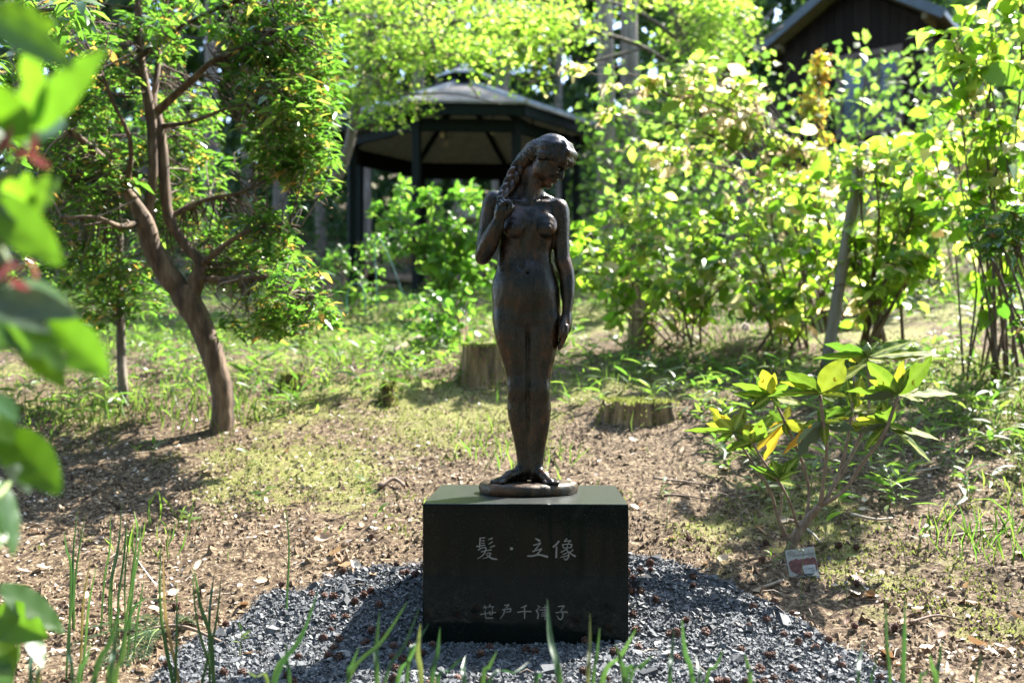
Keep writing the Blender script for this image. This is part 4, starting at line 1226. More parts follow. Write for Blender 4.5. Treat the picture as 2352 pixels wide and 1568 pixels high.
# ------------------------------------------------------------------ leaning evergreen tree on the left
def left_tree():
    r = np.random.default_rng(21)
    b0 = P(510, 1000, 4.97)
    root = thing('leaning_evergreen_tree', (b0.x, b0.y, g1(b0.x, b0.y)), 'leaning brown trunk evergreen tree with drooping glossy leaves left of the statue', 'tree')
    S = lambda rows, name='limb', n=22: stem_part(root, rows, M_BARK_TREE, name, n)
    S([(506, 1040, 5.0, 34), (510, 990, 5.0, 29), (512, 940, 5.0, 26), (508, 890, 5.0, 25), (488, 815, 5.0, 26), (455, 735, 5.0, 28), (428, 685, 5.0, 32), (420, 660, 5.0, 28)], 'trunk', 30)
    skel = []
    def A(rows, n=22):
        p = S([(x, y, Y, w * (.86 if w < 18 else .95)) for x, y, Y, w in rows], 'limb', n); skel.append(p)
    A([(432, 690, 5.0, 26), (392, 640, 4.98, 27), (352, 575, 4.95, 24), (330, 505, 4.92, 21), (290, 440, 4.9, 15), (235, 365, 4.8, 12), (160, 300, 4.7, 8), (90, 255, 4.6, 5)])
    A([(436, 690, 5.0, 22), (452, 640, 5.0, 22), (462, 605, 5.0, 16), (424, 560, 5.02, 14), (388, 500, 5.05, 15), (378, 420, 5.05, 16), (370, 320, 5.05, 16), (354, 250, 5.05, 17)])
    A([(352, 560, 4.95, 16), (342, 480, 5.0, 14), (352, 400, 5.0, 14), (350, 300, 5.02, 15), (338, 220, 5.0, 14), (322, 130, 5.0, 12), (318, 20, 5.0, 11), (322, -120, 5.0, 9)])
    A([(356, 262, 5.05, 12), (395, 225, 5.0, 10), (440, 185, 4.9, 9), (490, 140, 4.8, 7), (560, 110, 4.7, 5), (640, 60, 4.6, 3.5)])
    A([(338, 215, 5.0, 9), (300, 130, 5.1, 8), (262, 80, 5.2, 6), (215, 40, 5.3, 4)])
    A([(350, 250, 5.02, 10), (362, 160, 5.1, 8), (372, 60, 5.2, 6), (392, -40, 5.2, 5)])
    A([(372, 290, 5.05, 7), (440, 280, 4.9, 5), (520, 250, 4.75, 4), (610, 230, 4.6, 3)])
    A([(330, 505, 4.92, 12), (280, 520, 4.8, 8), (220, 500, 4.6, 6), (140, 500, 4.5, 4)])
    A([(310, 470, 4.92, 12), (250, 400, 5.1, 9), (190, 360, 5.2, 7), (110, 330, 5.3, 4)])
    A([(462, 610, 5.0, 9), (520, 560, 4.8, 7), (600, 520, 4.7, 5), (690, 520, 4.6, 3.5)])
    A([(385, 500, 5.05, 8), (470, 460, 5.1, 6), (560, 440, 5.1, 4), (650, 400, 5.0, 3)])
    A([(455, 640, 5.0, 8), (540, 640, 4.8, 6), (640, 640, 4.7, 4), (730, 690, 4.6, 3)])
    A([(290, 440, 4.9, 8), (300, 330, 4.7, 6), (262, 240, 4.6, 5), (230, 160, 4.5, 3.5)])
    A([(322, 130, 5.0, 8), (420, 60, 4.8, 6), (520, 10, 4.7, 5), (650, -40, 4.6, 4)])
    sk = np.concatenate(skel)
    cl = blob_points(r, [(660, 170, 4.8, 130, 190, .45, 260), (700, 420, 4.75, 95, 120, .4, 130), (700, 640, 4.7, 120, 130, .5, 150), (610, 730, 4.75, 100, 50, .3, 36), (460, 60, 5.0, 190, 100, .5, 130),
                         (150, 170, 4.9, 150, 150, .6, 130), (170, 430, 5.1, 180, 130, .6, 140), (450, 380, 5.5, 150, 170, .4, 110), (545, 590, 5.3, 110, 110, .4, 100), (190, 600, 5.6, 190, 95, .5, 120), (320, 300, 5.6, 200, 200, .4, 90), (600, 330, 5.2, 150, 80, .4, 90), (640, 520, 4.9, 110, 70, .3, 70), (420, 500, 5.5, 120, 80, .3, 50), (640, -60, 4.8, 260, 100, .6, 40), (100, -80, 5, 250, 100, .6, 40)])
    keep = fbm(cl[:, 0] * 3.3, cl[:, 2] * 3.3 + cl[:, 1], 61, 2) > .40
    cl = cl[keep]
    tw = MB(); base = []; dd = []; nn = []; LL = []; tint = []
    pan = []
    for c in cl:
        k = np.argmin(((sk - c) ** 2).sum(1))
        a = sk[k]; mid = (a + c) / 2 + r.normal(size=3) * .06
        if np.linalg.norm(a - c) < 1.3:
            tw.tube(bez([a, mid, c], 7), np.linspace(.0045, .0014, 7), 4, r.random(), cap=False)
        m = r.integers(8, 14)
        a0 = r.random() * 6.28
        new = r.random() < .10
        for j in range(m):
            an = a0 + j * 2.4; dr = r.uniform(-.75, .35)
            d = np.array((math.cos(an), math.sin(an), dr))
            base.append(c + r.normal(size=3) * .02); dd.append(d); nn.append(np.array((0, 0, 1)) + r.normal(size=3) * .35)
            LL.append(r.uniform(.05, .10)); tint.append(r.uniform(.93, .99) if (new and r.random() < .7) else r.uniform(0, .93))
        if r.random() < .30: pan.append(c)
    tw.build('twigs', M_TWIG_DK, root, kind='stuff')
    base = np.array(base); dd = np.array(dd); nn = np.array(nn); LL = np.array(LL); WW = LL * r.uniform(.26, .36, len(LL))
    order = np.argsort(-LL * WW / base[:, 1] ** 4)
    a, bq = order[:300], order[300:]
    leaf_objects(base, dd, nn, LL, WW, M_PIERIS, root, 'lance', 'leaf', a)
    o = leaf_stuff('leaves', base[bq], dd[bq], nn[bq], LL[bq], WW[bq], M_PIERIS, root, 'cheap', np.array(tint)[bq]); o['kind'] = 'stuff'
    # faded flower panicles
    q = np.repeat(np.array(pan), 26, 0) + r.normal(size=(len(pan) * 26, 3)) * np.array((.035, .035, .03)) + np.array((0, 0, -.02))
    o = leaf_stuff('flower_panicles', q, rdir(len(q), 0, r), rdir(len(q), 0, r), .008, .007, M_PANICLE, root, 'cheap'); o['kind'] = 'stuff'


left_tree()


# ------------------------------------------------------------------ broad-leaved shrubs
def shrub(name, label, cat, base, blobs, mat, seed, leaf=(.07, .11), ratio=.62, nleaf=6, limit=200, stem_r=.010, per=23, bark=None, stems=None, group=None, droop=-.15, kind='oval', arch=.25):
    """base (px,py,Y); every blob (px,py,Y,rpx,weight) is fed by its own stem that forks into leafy twigs"""
    r = np.random.default_rng(seed)
    b0 = P(*base); gz = g1(b0.x, b0.y); b0 = np.array((b0.x, b0.y, gz - .02))
    root = thing(name, tuple(b0), label, cat, group)
    bark = bark or M_BARK_DARK
    B = []; D = []; N = []; L = []
    tw = MB()
    for (x, y, Y, rp, wgt) in blobs:
        c0 = np.array(tuple(P(x, y, Y))); R_ = rp * Y / F
        ns = 2 if wgt > .55 else 1
        for q_ in range(ns):
            c = c0 + (r.normal(size=3) * R_ * .32 if ns > 1 else 0)
            mid = b0 * .5 + c * .5 + np.array((0, 0, arch * np.linalg.norm(c - b0) * .5)) + r.normal(size=3) * .06
            pp = bez([b0 + r.normal(size=3) * (.10, .08, 0), mid, c], 14)
            sm = MB(); sm.tube(pp, np.linspace(stem_r * r.uniform(.6, 1.1), stem_r * .35, 14), 6, .5, wob=.1); sm.build('stem', bark, root)
            nt = int(per * wgt / ns)
            for i in range(nt):
                k = 3 + 10.9 * r.random() ** .62
                s = pp[int(k)]
                out = unit(r.normal(size=3) + np.array((0, 0, .35)))
                e = (c if k > 8 else s) + out * R_ * (.25 + .65 * r.random()) * (1 if k > 8 else .75)
                m2 = (s + e) / 2 + np.array((0, 0, .05)) + r.normal(size=3) * .03
                q = bez([s, m2, e], 8)
                tw.tube(q, np.linspace(stem_r * .30, stem_r * .11, 8), 4, r.random(), cap=False)
                T = unit(q[-1] - q[-3])
                a0 = r.random() * 6.28
                nl = max(3, int(nleaf * r.uniform(.6, 1.2)))
                for j in range(nl):
                    t = 1 - (j // 2) / max(nl, 1) * 1.3
                    pt = q[min(7, max(0, int(round(t * 7))))]
                    an = a0 + (j % 2) * 3.14 + (j // 2) * 1.4
                    d = np.array((math.cos(an), math.sin(an), droop + r.normal() * .35)) + T * (.9 if j < 3 else .25)
                    B.append(pt + r.normal(size=3) * .006); D.append(d); N.append(np.array((0, -.15, 1.)) + r.normal(size=3) * .75); L.append(1.0 * r.uniform(*leaf) * (1 if j < nl * .6 else .8))
    tw.build('twigs', bark, root, kind='stuff')
    B = np.array(B); D = np.array(D); N = np.array(N); L = np.array(L)
    L = L * r.lognormal(-.06, .26, len(L))
    split_leaves(B, D, N, L, L * ratio * r.uniform(.75, 1.2, len(L)), mat, root, kind, limit, 'curled')
    return root


shrub('broadleaf_shrub', 'fresh green shrub with thin brown stems just right of the statue hand', 'shrub', (1565, 785, 7.0),
      [(1400, 600, 6.6, 80, 1), (1480, 520, 6.8, 90, 1.3), (1570, 560, 6.6, 90, 1.2), (1640, 640, 6.5, 70, .9), (1420, 700, 6.5, 60, .6), (1520, 660, 6.5, 70, .7)], M_SHRUB, 31, (.07, .115), limit=300)
shrub('broadleaf_shrub', 'large fresh green shrub between the brown stump and the leaning pole', 'shrub', (1815, 810, 6.65),
      [(1700, 560, 6.4, 95, 1.3), (1790, 480, 6.6, 100, 1.4), (1850, 600, 6.3, 90, 1.2), (1740, 680, 6.2, 70, .8), (1890, 480, 6.5, 80, 1), (1640, 480, 6.7, 80, 1), (1800, 700, 6.2, 60, .5)], M_SHRUB, 32, (.075, .125), limit=300)
shrub('broadleaf_shrub', 'dark stemmed green shrub directly behind the leaning pole', 'shrub', (2000, 800, 6.4),
      [(1990, 420, 6.0, 100, 1.3), (2080, 520, 5.9, 100, 1.3), (2150, 430, 6.0, 90, 1.2), (2060, 640, 5.8, 70, .7), (1950, 560, 6.1, 70, .8), (2140, 600, 5.8, 80, .9), (2080, 400, 6.2, 70, .7)], M_SHRUB, 33, (.075, .125), limit=300, stem_r=.014)
shrub('tall_shrub', 'tall bright green shrub with broad leaves at the right picture edge', 'shrub', (2290, 760, 5.6),
      [(2190, 130, 5.4, 60, .8), (2240, 240, 5.4, 90, 1.3), (2320, 120, 5.3, 100, 1.4), (2200, 350, 5.5, 90, 1.1), (2310, 320, 5.3, 90, 1.2), (2340, 10, 5.2, 80, 1), (2270, 30, 5.4, 60, .8), (2240, 470, 5.5, 90, 1), (2340, 450, 5.4, 80, 1)], M_SHRUB, 34, (.085, .14), limit=300, stem_r=.010, per=14)
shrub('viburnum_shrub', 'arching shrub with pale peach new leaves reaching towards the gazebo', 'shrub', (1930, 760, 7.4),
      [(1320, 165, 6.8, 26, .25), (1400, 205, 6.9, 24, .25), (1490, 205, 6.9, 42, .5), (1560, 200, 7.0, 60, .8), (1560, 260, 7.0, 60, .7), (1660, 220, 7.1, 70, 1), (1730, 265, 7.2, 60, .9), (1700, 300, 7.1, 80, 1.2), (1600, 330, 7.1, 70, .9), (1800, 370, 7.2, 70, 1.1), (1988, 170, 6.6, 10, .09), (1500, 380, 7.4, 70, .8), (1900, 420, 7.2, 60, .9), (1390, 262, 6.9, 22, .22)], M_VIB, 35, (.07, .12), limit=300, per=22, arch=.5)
shrub('broadleaf_shrub', 'bushy green shrub in front of the gazebo post and rail', 'shrub', (1030, 660, 9.0),
      [(900, 490, 9.0, 60, 1), (950, 450, 9.1, 60, 1), (1010, 520, 9.0, 70, 1.2), (1080, 440, 9.2, 50, .8), (1080, 560, 8.9, 60, 1), (990, 600, 8.8, 60, .9), (920, 560, 8.9, 50, .7), (1100, 640, 8.7, 50, .7), (1130, 480, 9.1, 40, .5), (1040, 690, 8.6, 50, .5)], M_SHRUB_G, 36, (.08, .13), limit=300)
shrub('broadleaf_shrub', 'yellowish shrub filling the gap under the twin tree trunks', 'shrub', (1420, 720, 8.6),
      [(1350, 540, 8.6, 40, .6), (1450, 500, 8.5, 60, 1), (1370, 560, 8.4, 50, .8), (1490, 400, 8.7, 40, .6), (1380, 590, 8.3, 60, .8), (1350, 650, 8.2, 50, .6), (1500, 450, 8.6, 60, .8)], M_SHRUB, 37, (.075, .12), limit=250)
shrub('orange_tipped_shrub', 'small leafy shrub with orange yellow young tips before the hut window', 'shrub', (1890, 420, 9.5),
      [(1868, 180, 9.5, 34, 1.0), (1890, 140, 9.5, 24, .7), (1850, 230, 9.4, 36, 1), (1890, 240, 9.4, 30, .8)], M_ORANGE, 38, (.04, .07), limit=150, nleaf=12)
shrub('dark_leaved_shrub', 'dark green leafy branch shrub by the sunny grass at right', 'shrub', (2420, 720, 5.0),
      [(2290, 540, 4.9, 50, .9), (2340, 560, 4.9, 50, .9), (2250, 520, 5.0, 36, .5), (2330, 490, 4.9, 40, .5)], M_PIERIS, 39, (.06, .09), ratio=.45, limit=150)
shrub('broadleaf_shrub', 'low grey green shrub under the left gazebo post', 'shrub', (815, 660, 9.2),
      [(790, 600, 9.2, 50, 1), (840, 560, 9.4, 50, .9), (760, 640, 9.0, 50, .8), (860, 640, 9.0, 50, .7)], M_SHRUB_G, 40, (.05, .08), limit=120)
shrub('broadleaf_shrub', 'shrub with fresh leaves far right below the hut wall', 'shrub', (2150, 600, 8.6),
      [(2060, 390, 8.6, 50, 1), (2140, 350, 8.6, 50, 1), (2000, 400, 8.6, 50, .9), (2180, 360, 8.5, 60, .9), (1930, 380, 8.7, 60, .9)], M_SHRUB, 41, (.08, .13), limit=250)


# ------------------------------------------------------------------ maples with layered bright sprays
def maple(label, trunk_rows, limbs, blobs, seed, size=(.035, .055), mat=None, name='maple_tree', limit=120):
    r = np.random.default_rng(seed); mat = mat or M_MAPLE
    p0 = P(*trunk_rows[0][:3])
    root = thing(name, (p0.x, p0.y, g1(p0.x, p0.y)), label, 'tree')
    sk = [stem_part(root, trunk_rows, M_BARK_GREY, 'trunk', 24, 8, .08)]
    for l in limbs: sk.append(stem_part(root, l, M_BARK_GREY, 'limb', 14, 6, .08))
    sk = np.concatenate(sk)
    tw = MB(); B = []; D = []; N = []; L = []
    for (x, y, Y, rx, ry, dz, n) in blobs:
        # flat sprays at several heights
        ns = max(2, n // 90)
        for s_ in range(ns):
            c = np.array(tuple(P(x + r.uniform(-1, 1) * rx, y + r.uniform(-1, 1) * ry, Y + r.uniform(-1, 1) * dz)))
            k = np.argmin(((sk - c) ** 2).sum(1)); a = sk[k]
            tw.tube(bez([a, (a + c) / 2 + r.normal(size=3) * .12 + (0, 0, .08), c], 8), np.linspace(.012, .003, 8), 4, r.random(), cap=False)
            rad = r.uniform(.28, .55) * (1 if Y < 15 else 1.5)
            m = 90
            an = r.random(m) * 6.283; rr = rad * np.sqrt(r.random(m))
            pts = c + np.stack([np.cos(an) * rr, np.sin(an) * rr, r.normal(size=m) * .05 - rr * .12], 1)
            B.append(pts); D.append(np.stack([np.cos(an), np.sin(an), r.normal(size=m) * .3 - .25], 1)); N.append(np.array((0, 0, 1.)) + r.normal(size=(m, 3)) * .4); L.append(r.uniform(*size, m))
    tw.build('twigs', M_BARK_GREY, root, kind='stuff')
    B = np.concatenate(B); D = np.concatenate(D); N = np.concatenate(N); L = np.concatenate(L)
    split_leaves(B, D, N, L, L * .95, mat, root, 'oval', limit)


maple('slender maple with curved pale trunk left of the gazebo roof', [(770, 420, 11.0, 12), (800, 340, 11.0, 12), (818, 250, 11.0, 11), (836, 170, 11.0, 10), (850, 90, 11.0, 8), (852, 0, 11.0, 7), (850, -120, 11, 5)],
      [[(845, 110, 11.0, 5), (890, 40, 10.8, 4), (960, -20, 10.6, 3)], [(836, 170, 11.0, 5), (900, 140, 10.6, 4), (1000, 120, 10.2, 2.5)], [(820, 240, 11.0, 4), (780, 160, 11.2, 3), (740, 60, 11.3, 2)], [(826, 220, 11, 4), (900, 220, 10.6, 3), (1040, 215, 10.2, 2), (1150, 240, 10, 1.5)], [(850, 60, 11, 5), (960, 60, 11, 4), (1120, 40, 11, 3)]],
      [(900, 60, 10.8, 110, 70, .8, 2300), (1000, 95, 10.6, 130, 42, .8, 1900), (860, 190, 10.9, 80, 50, .6, 1100), (900, 205, 10.4, 80, 22, .5, 500), (860, 262, 10.2, 70, 10, .3, 180), (1110, 60, 11, 80, 60, .8, 1300), (800, 40, 11.2, 90, 80, .6, 1100), (860, -60, 11, 180, 40, .8, 900)], 51)
maple('light leaved maple whose branches hang between gazebo roof and twin trunks', [(1660, 560, 13.2, 10), (1640, 400, 13.2, 10), (1610, 240, 13.0, 9), (1570, 100, 12.8, 8), (1530, 0, 12.6, 6), (1500, -100, 12.5, 5)],
      [[(1600, 200, 13, 6), (1480, 110, 12.6, 5), (1340, 70, 12.2, 4), (1200, 60, 12, 2.5)], [(1610, 240, 13, 5), (1700, 130, 12.8, 4), (1800, 60, 12.6, 2.5)], [(1570, 100, 12.8, 5), (1450, 20, 12.4, 4), (1300, -10, 12, 2.5)], [(1480, 110, 12.6, 4), (1330, 150, 12.2, 3), (1230, 190, 12, 2)]],
      [(1220, 50, 12.2, 80, 60, .6, 1300), (1200, 145, 12, 50, 36, .5, 500), (1420, -10, 12.5, 80, 20, .6, 180), (1625, 80, 12.8, 50, 90, .7, 1200), (1640, 170, 12.9, 60, 90, .7, 1400), (1640, 40, 12.8, 60, 60, .7, 900), (1640, 260, 13, 50, 60, .6, 800), (1190, 20, 12, 90, 40, .6, 900)], 52, (.045, .07))
maple('bushy light green tree far behind the hut roof left slope', [(1700, 480, 25, 10), (1690, 300, 25, 9), (1680, 100, 25, 8), (1670, -60, 25, 6)],
      [[(1690, 200, 25, 5), (1600, 60, 24.6, 3)], [(1685, 120, 25, 5), (1780, 20, 24.8, 3)]],
      [(1600, 30, 24.8, 110, 80, 1.2, 1900), (1600, 180, 24.8, 110, 90, 1, 1500), (1500, 330, 23, 90, 70, 1, 900), (1620, 350, 24.4, 80, 80, 1, 900)], 53, (.08, .12), M_FARLIGHT, 'broadleaf_tree', 60)
maple('light green tree behind the tall shrub at the right picture edge', [(2260, 520, 20, 10), (2250, 300, 20, 9), (2240, 60, 20, 7), (2230, -80, 20, 5)],
      [[(2250, 260, 20, 5), (2330, 100, 20, 3)]], [(2260, 60, 20, 100, 100, 1.2, 1500), (2330, 220, 20, 70, 120, 1, 1200), (2200, 330, 19, 120, 90, 1, 1200)], 54, (.09, .13), M_FARLIGHT, 'broadleaf_tree', 40)


# ------------------------------------------------------------------ thin tree on the left
def thin_tree():
    p0 = P(284, 935, 5.6)
    root = thing('thin_tree', (p0.x, p0.y, g1(p0.x, p0.y)), 'thin grey trunk young tree left of the leaning evergreen', 'tree')
    sk = stem_part(root, [(284, 960, 5.6, 14), (283, 900, 5.6, 12), (279, 820, 5.62, 11), (277, 740, 5.65, 10), (273, 640, 5.7, 9), (276, 540, 5.75, 7), (270, 430, 5.8, 5)], M_BARK_GREY, 'trunk', 26)
    b = MB(); c = P(275, 676, 5.68)
    a = np.linspace(0, 6.283, 14)
    for h0 in (0,):
        b.tube([tuple(c + Vector((0, 0, -.012))), tuple(c + Vector((0, 0, .012)))], .0262, 12)
    b.build('orange_tape', M_TAPE, root)
    r = np.random.default_rng(61)
    cl = blob_points(r, [(250, 640, 5.8, 110, 60, .3, 40), (330, 690, 5.7, 80, 50, .3, 30), (200, 720, 5.6, 60, 40, .3, 18)])
    B = []; D = []; N = []; tw = MB()
    for c in cl:
        k = np.argmin(((sk - c) ** 2).sum(1)); tw.tube(bez([sk[k], (sk[k] + c) / 2 + (0, 0, .03), c], 6), np.linspace(.004, .0015, 6), 4, .4, cap=False)
        for j in range(9):
            an = j * 2.4 + r.random(); B.append(c + r.normal(size=3) * .02); D.append((math.cos(an), math.sin(an), r.uniform(-.8, .2))); N.append(np.array((0, 0, 1)) + r.normal(size=3) * .35)
    tw.build('twigs', M_BARK_GREY, root, kind='stuff')
    B = np.array(B); L = r.uniform(.05, .08, len(B))
    split_leaves(B, D, N, L, L * .32, M_PIERIS, root, 'lance', 150)


thin_tree()


# ------------------------------------------------------------------ overhanging evergreen branch, top left
def corner_tree():
    r = np.random.default_rng(62)
    b0 = (-2.15, 2.9)
    root = thing('evergreen_shrub', (b0[0], b0[1], g1(*b0)), 'evergreen bush whose leafy branch tips enter at the top left corner', 'shrub')
    def tube(pts, r0, r1, name='limb'):
        b = MB(); c = bez(pts, 16); b.tube(c, np.linspace(r0, r1, 16), 7, .5, wob=.1); b.build(name, M_BARK_GREY, root); return c
    z0 = g1(*b0)
    t = tube([(b0[0], b0[1], z0 - .05), (-2.1, 2.9, .7), (-2.0, 2.9, 1.3), (-1.9, 2.9, 2.0)], .035, .02, 'trunk')
    a1 = tube([tuple(t[10]), tuple(P(-120, 60, 2.9)), tuple(P(40, 30, 2.8)), tuple(P(150, 20, 2.7))], .014, .004)
    a2 = tube([tuple(t[6]), tuple(P(-120, 340, 2.9)), tuple(P(-20, 330, 2.8)), tuple(P(20, 330, 2.8))], .011, .004)
    sk = np.concatenate([a1, a2])
    cl = blob_points(r, [(60, 40, 2.8, 90, 40, .15, 9), (160, 20, 2.7, 60, 34, .15, 8), (10, 330, 2.8, 22, 34, .12, 5), (-60, 200, 2.9, 60, 120, .2, 10), (40, 0, 2.9, 120, 30, .2, 8)])
    B = []; D = []; N = []; tw = MB()
    for c in cl:
        k = np.argmin(((sk - c) ** 2).sum(1)); tw.tube(bez([sk[k], (sk[k] + c) / 2 + (0, 0, .02), c], 6), np.linspace(.003, .0012, 6), 4, .4, cap=False)
        for j in range(9):
            an = j * 2.4 + r.random(); B.append(c + r.normal(size=3) * .012); D.append((math.cos(an), math.sin(an), r.uniform(-.9, .3))); N.append(np.array((0, 0, 1)) + r.normal(size=3) * .4)
    tw.build('twigs', M_BARK_GREY, root, kind='stuff')
    B = np.array(B); L = r.uniform(.045, .075, len(B))
    split_leaves(B, D, N, L, L * .34, M_PIERIS, root, 'lance', 300)


corner_tree()
# ------------------------------------------------------------------ bronze statue (signed distance field, meshed by surface nets)
def surface_nets(f, org, h):
    """f (nx,ny,nz) < 0 inside; returns verts, quads"""
    s = f < 0
    nx, ny, nz = f.shape
    c = [f[i:nx - 1 + i, j:ny - 1 + j, k:nz - 1 + k] for i in (0, 1) for j in (0, 1) for k in (0, 1)]
    cs = sum((x < 0).astype(np.int8) for x in c)
    act = (cs > 0) & (cs < 8)
    idx = np.full(act.shape, -1, np.int64)
    A = np.argwhere(act); idx[act] = np.arange(len(A))
    cv = np.stack([x[act] for x in c], 1)
    corner = np.array([(i, j, k) for i in (0, 1) for j in (0, 1) for k in (0, 1)], float)
    P_ = np.zeros((len(A), 3)); cnt = np.zeros(len(A))
    for a in range(8):
        for b in range(a + 1, 8):
            if abs(corner[a] - corner[b]).sum() == 1:
                m = (cv[:, a] < 0) != (cv[:, b] < 0)
                t = cv[m, a] / (cv[m, a] - cv[m, b])
                P_[m] += corner[a] + (corner[b] - corner[a]) * t[:, None]; cnt[m] += 1
    V = (A + P_ / cnt[:, None]) * h + org
    quads = []
    for ax in range(3):
        sl0 = [slice(None)] * 3; sl1 = [slice(None)] * 3
        sl0[ax] = slice(0, -1); sl1[ax] = slice(1, None)
        cr = s[tuple(sl0)] != s[tuple(sl1)]
        E = np.argwhere(cr); inside0 = s[tuple(sl0)][cr]
        u, v = [a for a in range(3) if a != ax]
        ok = (E[:, u] > 0) & (E[:, v] > 0) & (E[:, u] < f.shape[u] - 1) & (E[:, v] < f.shape[v] - 1)
        E = E[ok]; inside0 = inside0[ok]
        def at(du, dv):
            e = E.copy(); e[:, u] -= du; e[:, v] -= dv
            return idx[e[:, 0], e[:, 1], e[:, 2]]
        q = np.stack([at(1, 1), at(0, 1), at(0, 0), at(1, 0)], 1)
        flip = inside0 if ax != 1 else ~inside0
        q[~flip] = q[~flip][:, ::-1]
        quads.append(q)
    return V, np.concatenate(quads)


class SDF:
    """distance field on a grid; units are photo pixels (4096 wide) at the statue: X right, D away from the camera, Z up"""

    def __init__(s, lo, hi, h):
        s.lo = np.array(lo, float); s.h = h
        s.n = np.ceil((np.array(hi) - s.lo) / h).astype(int) + 1
        s.f = np.full(s.n, 60., np.float32)
        s.ax = [s.lo[i] + np.arange(s.n[i]) * h for i in range(3)]

    def win(s, lo, hi):
        a = np.clip(np.floor((np.array(lo) - s.lo) / s.h).astype(int), 0, s.n - 1)
        b = np.clip(np.ceil((np.array(hi) - s.lo) / s.h).astype(int) + 1, 1, s.n)
        sl = tuple(slice(a[i], b[i]) for i in range(3))
        g = np.meshgrid(*[s.ax[i][sl[i]].astype(np.float32) for i in range(3)], indexing='ij', sparse=True)
        return sl, g

    def put(s, sl, d, k, op='add'):
        a = s.f[sl]
        if op == 'add':
            if k <= 0: s.f[sl] = np.minimum(a, d); return
            h = np.clip(.5 + .5 * (a - d) / k, 0, 1)
            s.f[sl] = a * (1 - h) + d * h - k * h * (1 - h)
        else:
            h = np.clip(.5 - .5 * (a + d) / k, 0, 1)
            s.f[sl] = a * (1 - h) - d * h + k * h * (1 - h)

    def cone(s, a, b, r1, r2, k=8, op='add'):
        a = np.array(a, float); b = np.array(b, float); r = max(r1, r2) + k + 3 * s.h
        sl, (x, y, z) = s.win(np.minimum(a, b) - r, np.maximum(a, b) + r)
        ab = b - a; L2 = ab.dot(ab) + 1e-9
        t = np.clip(((x - a[0]) * ab[0] + (y - a[1]) * ab[1] + (z - a[2]) * ab[2]) / L2, 0, 1)
        d = np.sqrt((x - a[0] - ab[0] * t) ** 2 + (y - a[1] - ab[1] * t) ** 2 + (z - a[2] - ab[2] * t) ** 2) - (r1 + (r2 - r1) * t)
        s.put(sl, d, k, op)

    def ell(s, c, r, k=8, M=None, op='add'):
        c = np.array(c, float); r = np.array(r, float); R_ = r.max() + k + 3 * s.h
        sl, (x, y, z) = s.win(c - R_, c + R_)
        x = x - c[0]; y = y - c[1]; z = z - c[2]
        if M is not None:
            p = [x * M[i][0] + y * M[i][1] + z * M[i][2] for i in range(3)]
        else:
            p = [x, y, z]
        k0 = np.sqrt((p[0] / r[0]) ** 2 + (p[1] / r[1]) ** 2 + (p[2] / r[2]) ** 2)
        k1 = np.sqrt((p[0] / r[0] ** 2) ** 2 + (p[1] / r[1] ** 2) ** 2 + (p[2] / r[2] ** 2) ** 2) + 1e-6
        s.put(sl, k0 * (k0 - 1) / k1, k, op)

    def chain(s, pts, rad, k=6, n=None):
        m = np.c_[np.array(pts, float), np.array(rad, float)]
        m = bez(m, n or len(m) * 4)
        for i in range(len(m) - 1): s.cone(m[i, :3], m[i + 1, :3], m[i, 3], m[i + 1, 3], k if i == 0 else max(2, min(k, m[i, 3] * .35)))

    def loft(s, secs, k=10, p=2.2):
        """secs rows: Z, xl, xr, depth half, depth centre"""
        S = np.array(sorted(secs), float)
        zs = np.arange(S[0, 0], S[-1, 0] + 1, 4.0)
        # monotone-ish smooth interpolation: linear then box blur
        C = np.stack([np.interp(zs, S[:, 0], S[:, i]) for i in range(1, 5)], 1)
        ker = np.hanning(9); ker /= ker.sum()
        C = np.stack([np.convolve(np.pad(C[:, i], 4, 'edge'), ker, 'valid') for i in range(4)], 1)
        sl, (x, y, z) = s.win((S[:, 1].min() - 30, (S[:, 4] - S[:, 3]).min() - 30, S[0, 0] - 20), (S[:, 2].max() + 30, (S[:, 4] + S[:, 3]).max() + 30, S[-1, 0] + 20))
        zz = z.ravel()
        I = [np.interp(zz, zs, C[:, i]).astype(np.float32)[None, None, :] for i in range(4)]
        cx = (I[0] + I[1]) / 2; a = (I[1] - I[0]) / 2; b = I[2]; cy = I[3]
        u = np.abs((x - cx) / a); v = np.abs((y - cy) / b)
        q = (u ** p + v ** p) ** (1 / p)
        g = np.sqrt((u / a) ** 2 + (v / b) ** 2) / np.maximum(np.sqrt(u * u + v * v), 1e-4)
        d = (q - 1) / np.maximum(g, 1e-4)
        dz = np.maximum(S[0, 0] - z, z - S[-1, 0])
        d = np.where(dz > 0, np.sqrt(np.maximum(d, 0) ** 2 + dz ** 2), np.maximum(d, dz * .0 + d))
        s.put(sl, d.astype(np.float32), k)

    def mesh(s):
        return surface_nets(s.f, s.lo, s.h)


ST_Y = 3.17
ST_K = ST_Y / (F * 4096 / 2352)


def c1(u, v, d=0): return np.array((1800 + u / 2.613, d, -(480 + v / 2.613)))
def c2(u, v, d=0): return np.array((1800 + u / 1.508, d, -(1000 + v / 1.508)))


def st_world(V):
    V = np.asarray(V, float)
    return np.stack([(V[:, 0] - 2048) * ST_K, ST_Y + V[:, 1] * ST_K, CAMZ + (V[:, 2] + 868 * 4096 / 2352) * ST_K], 1)


STATUE_BASE = c2(470, 1398)


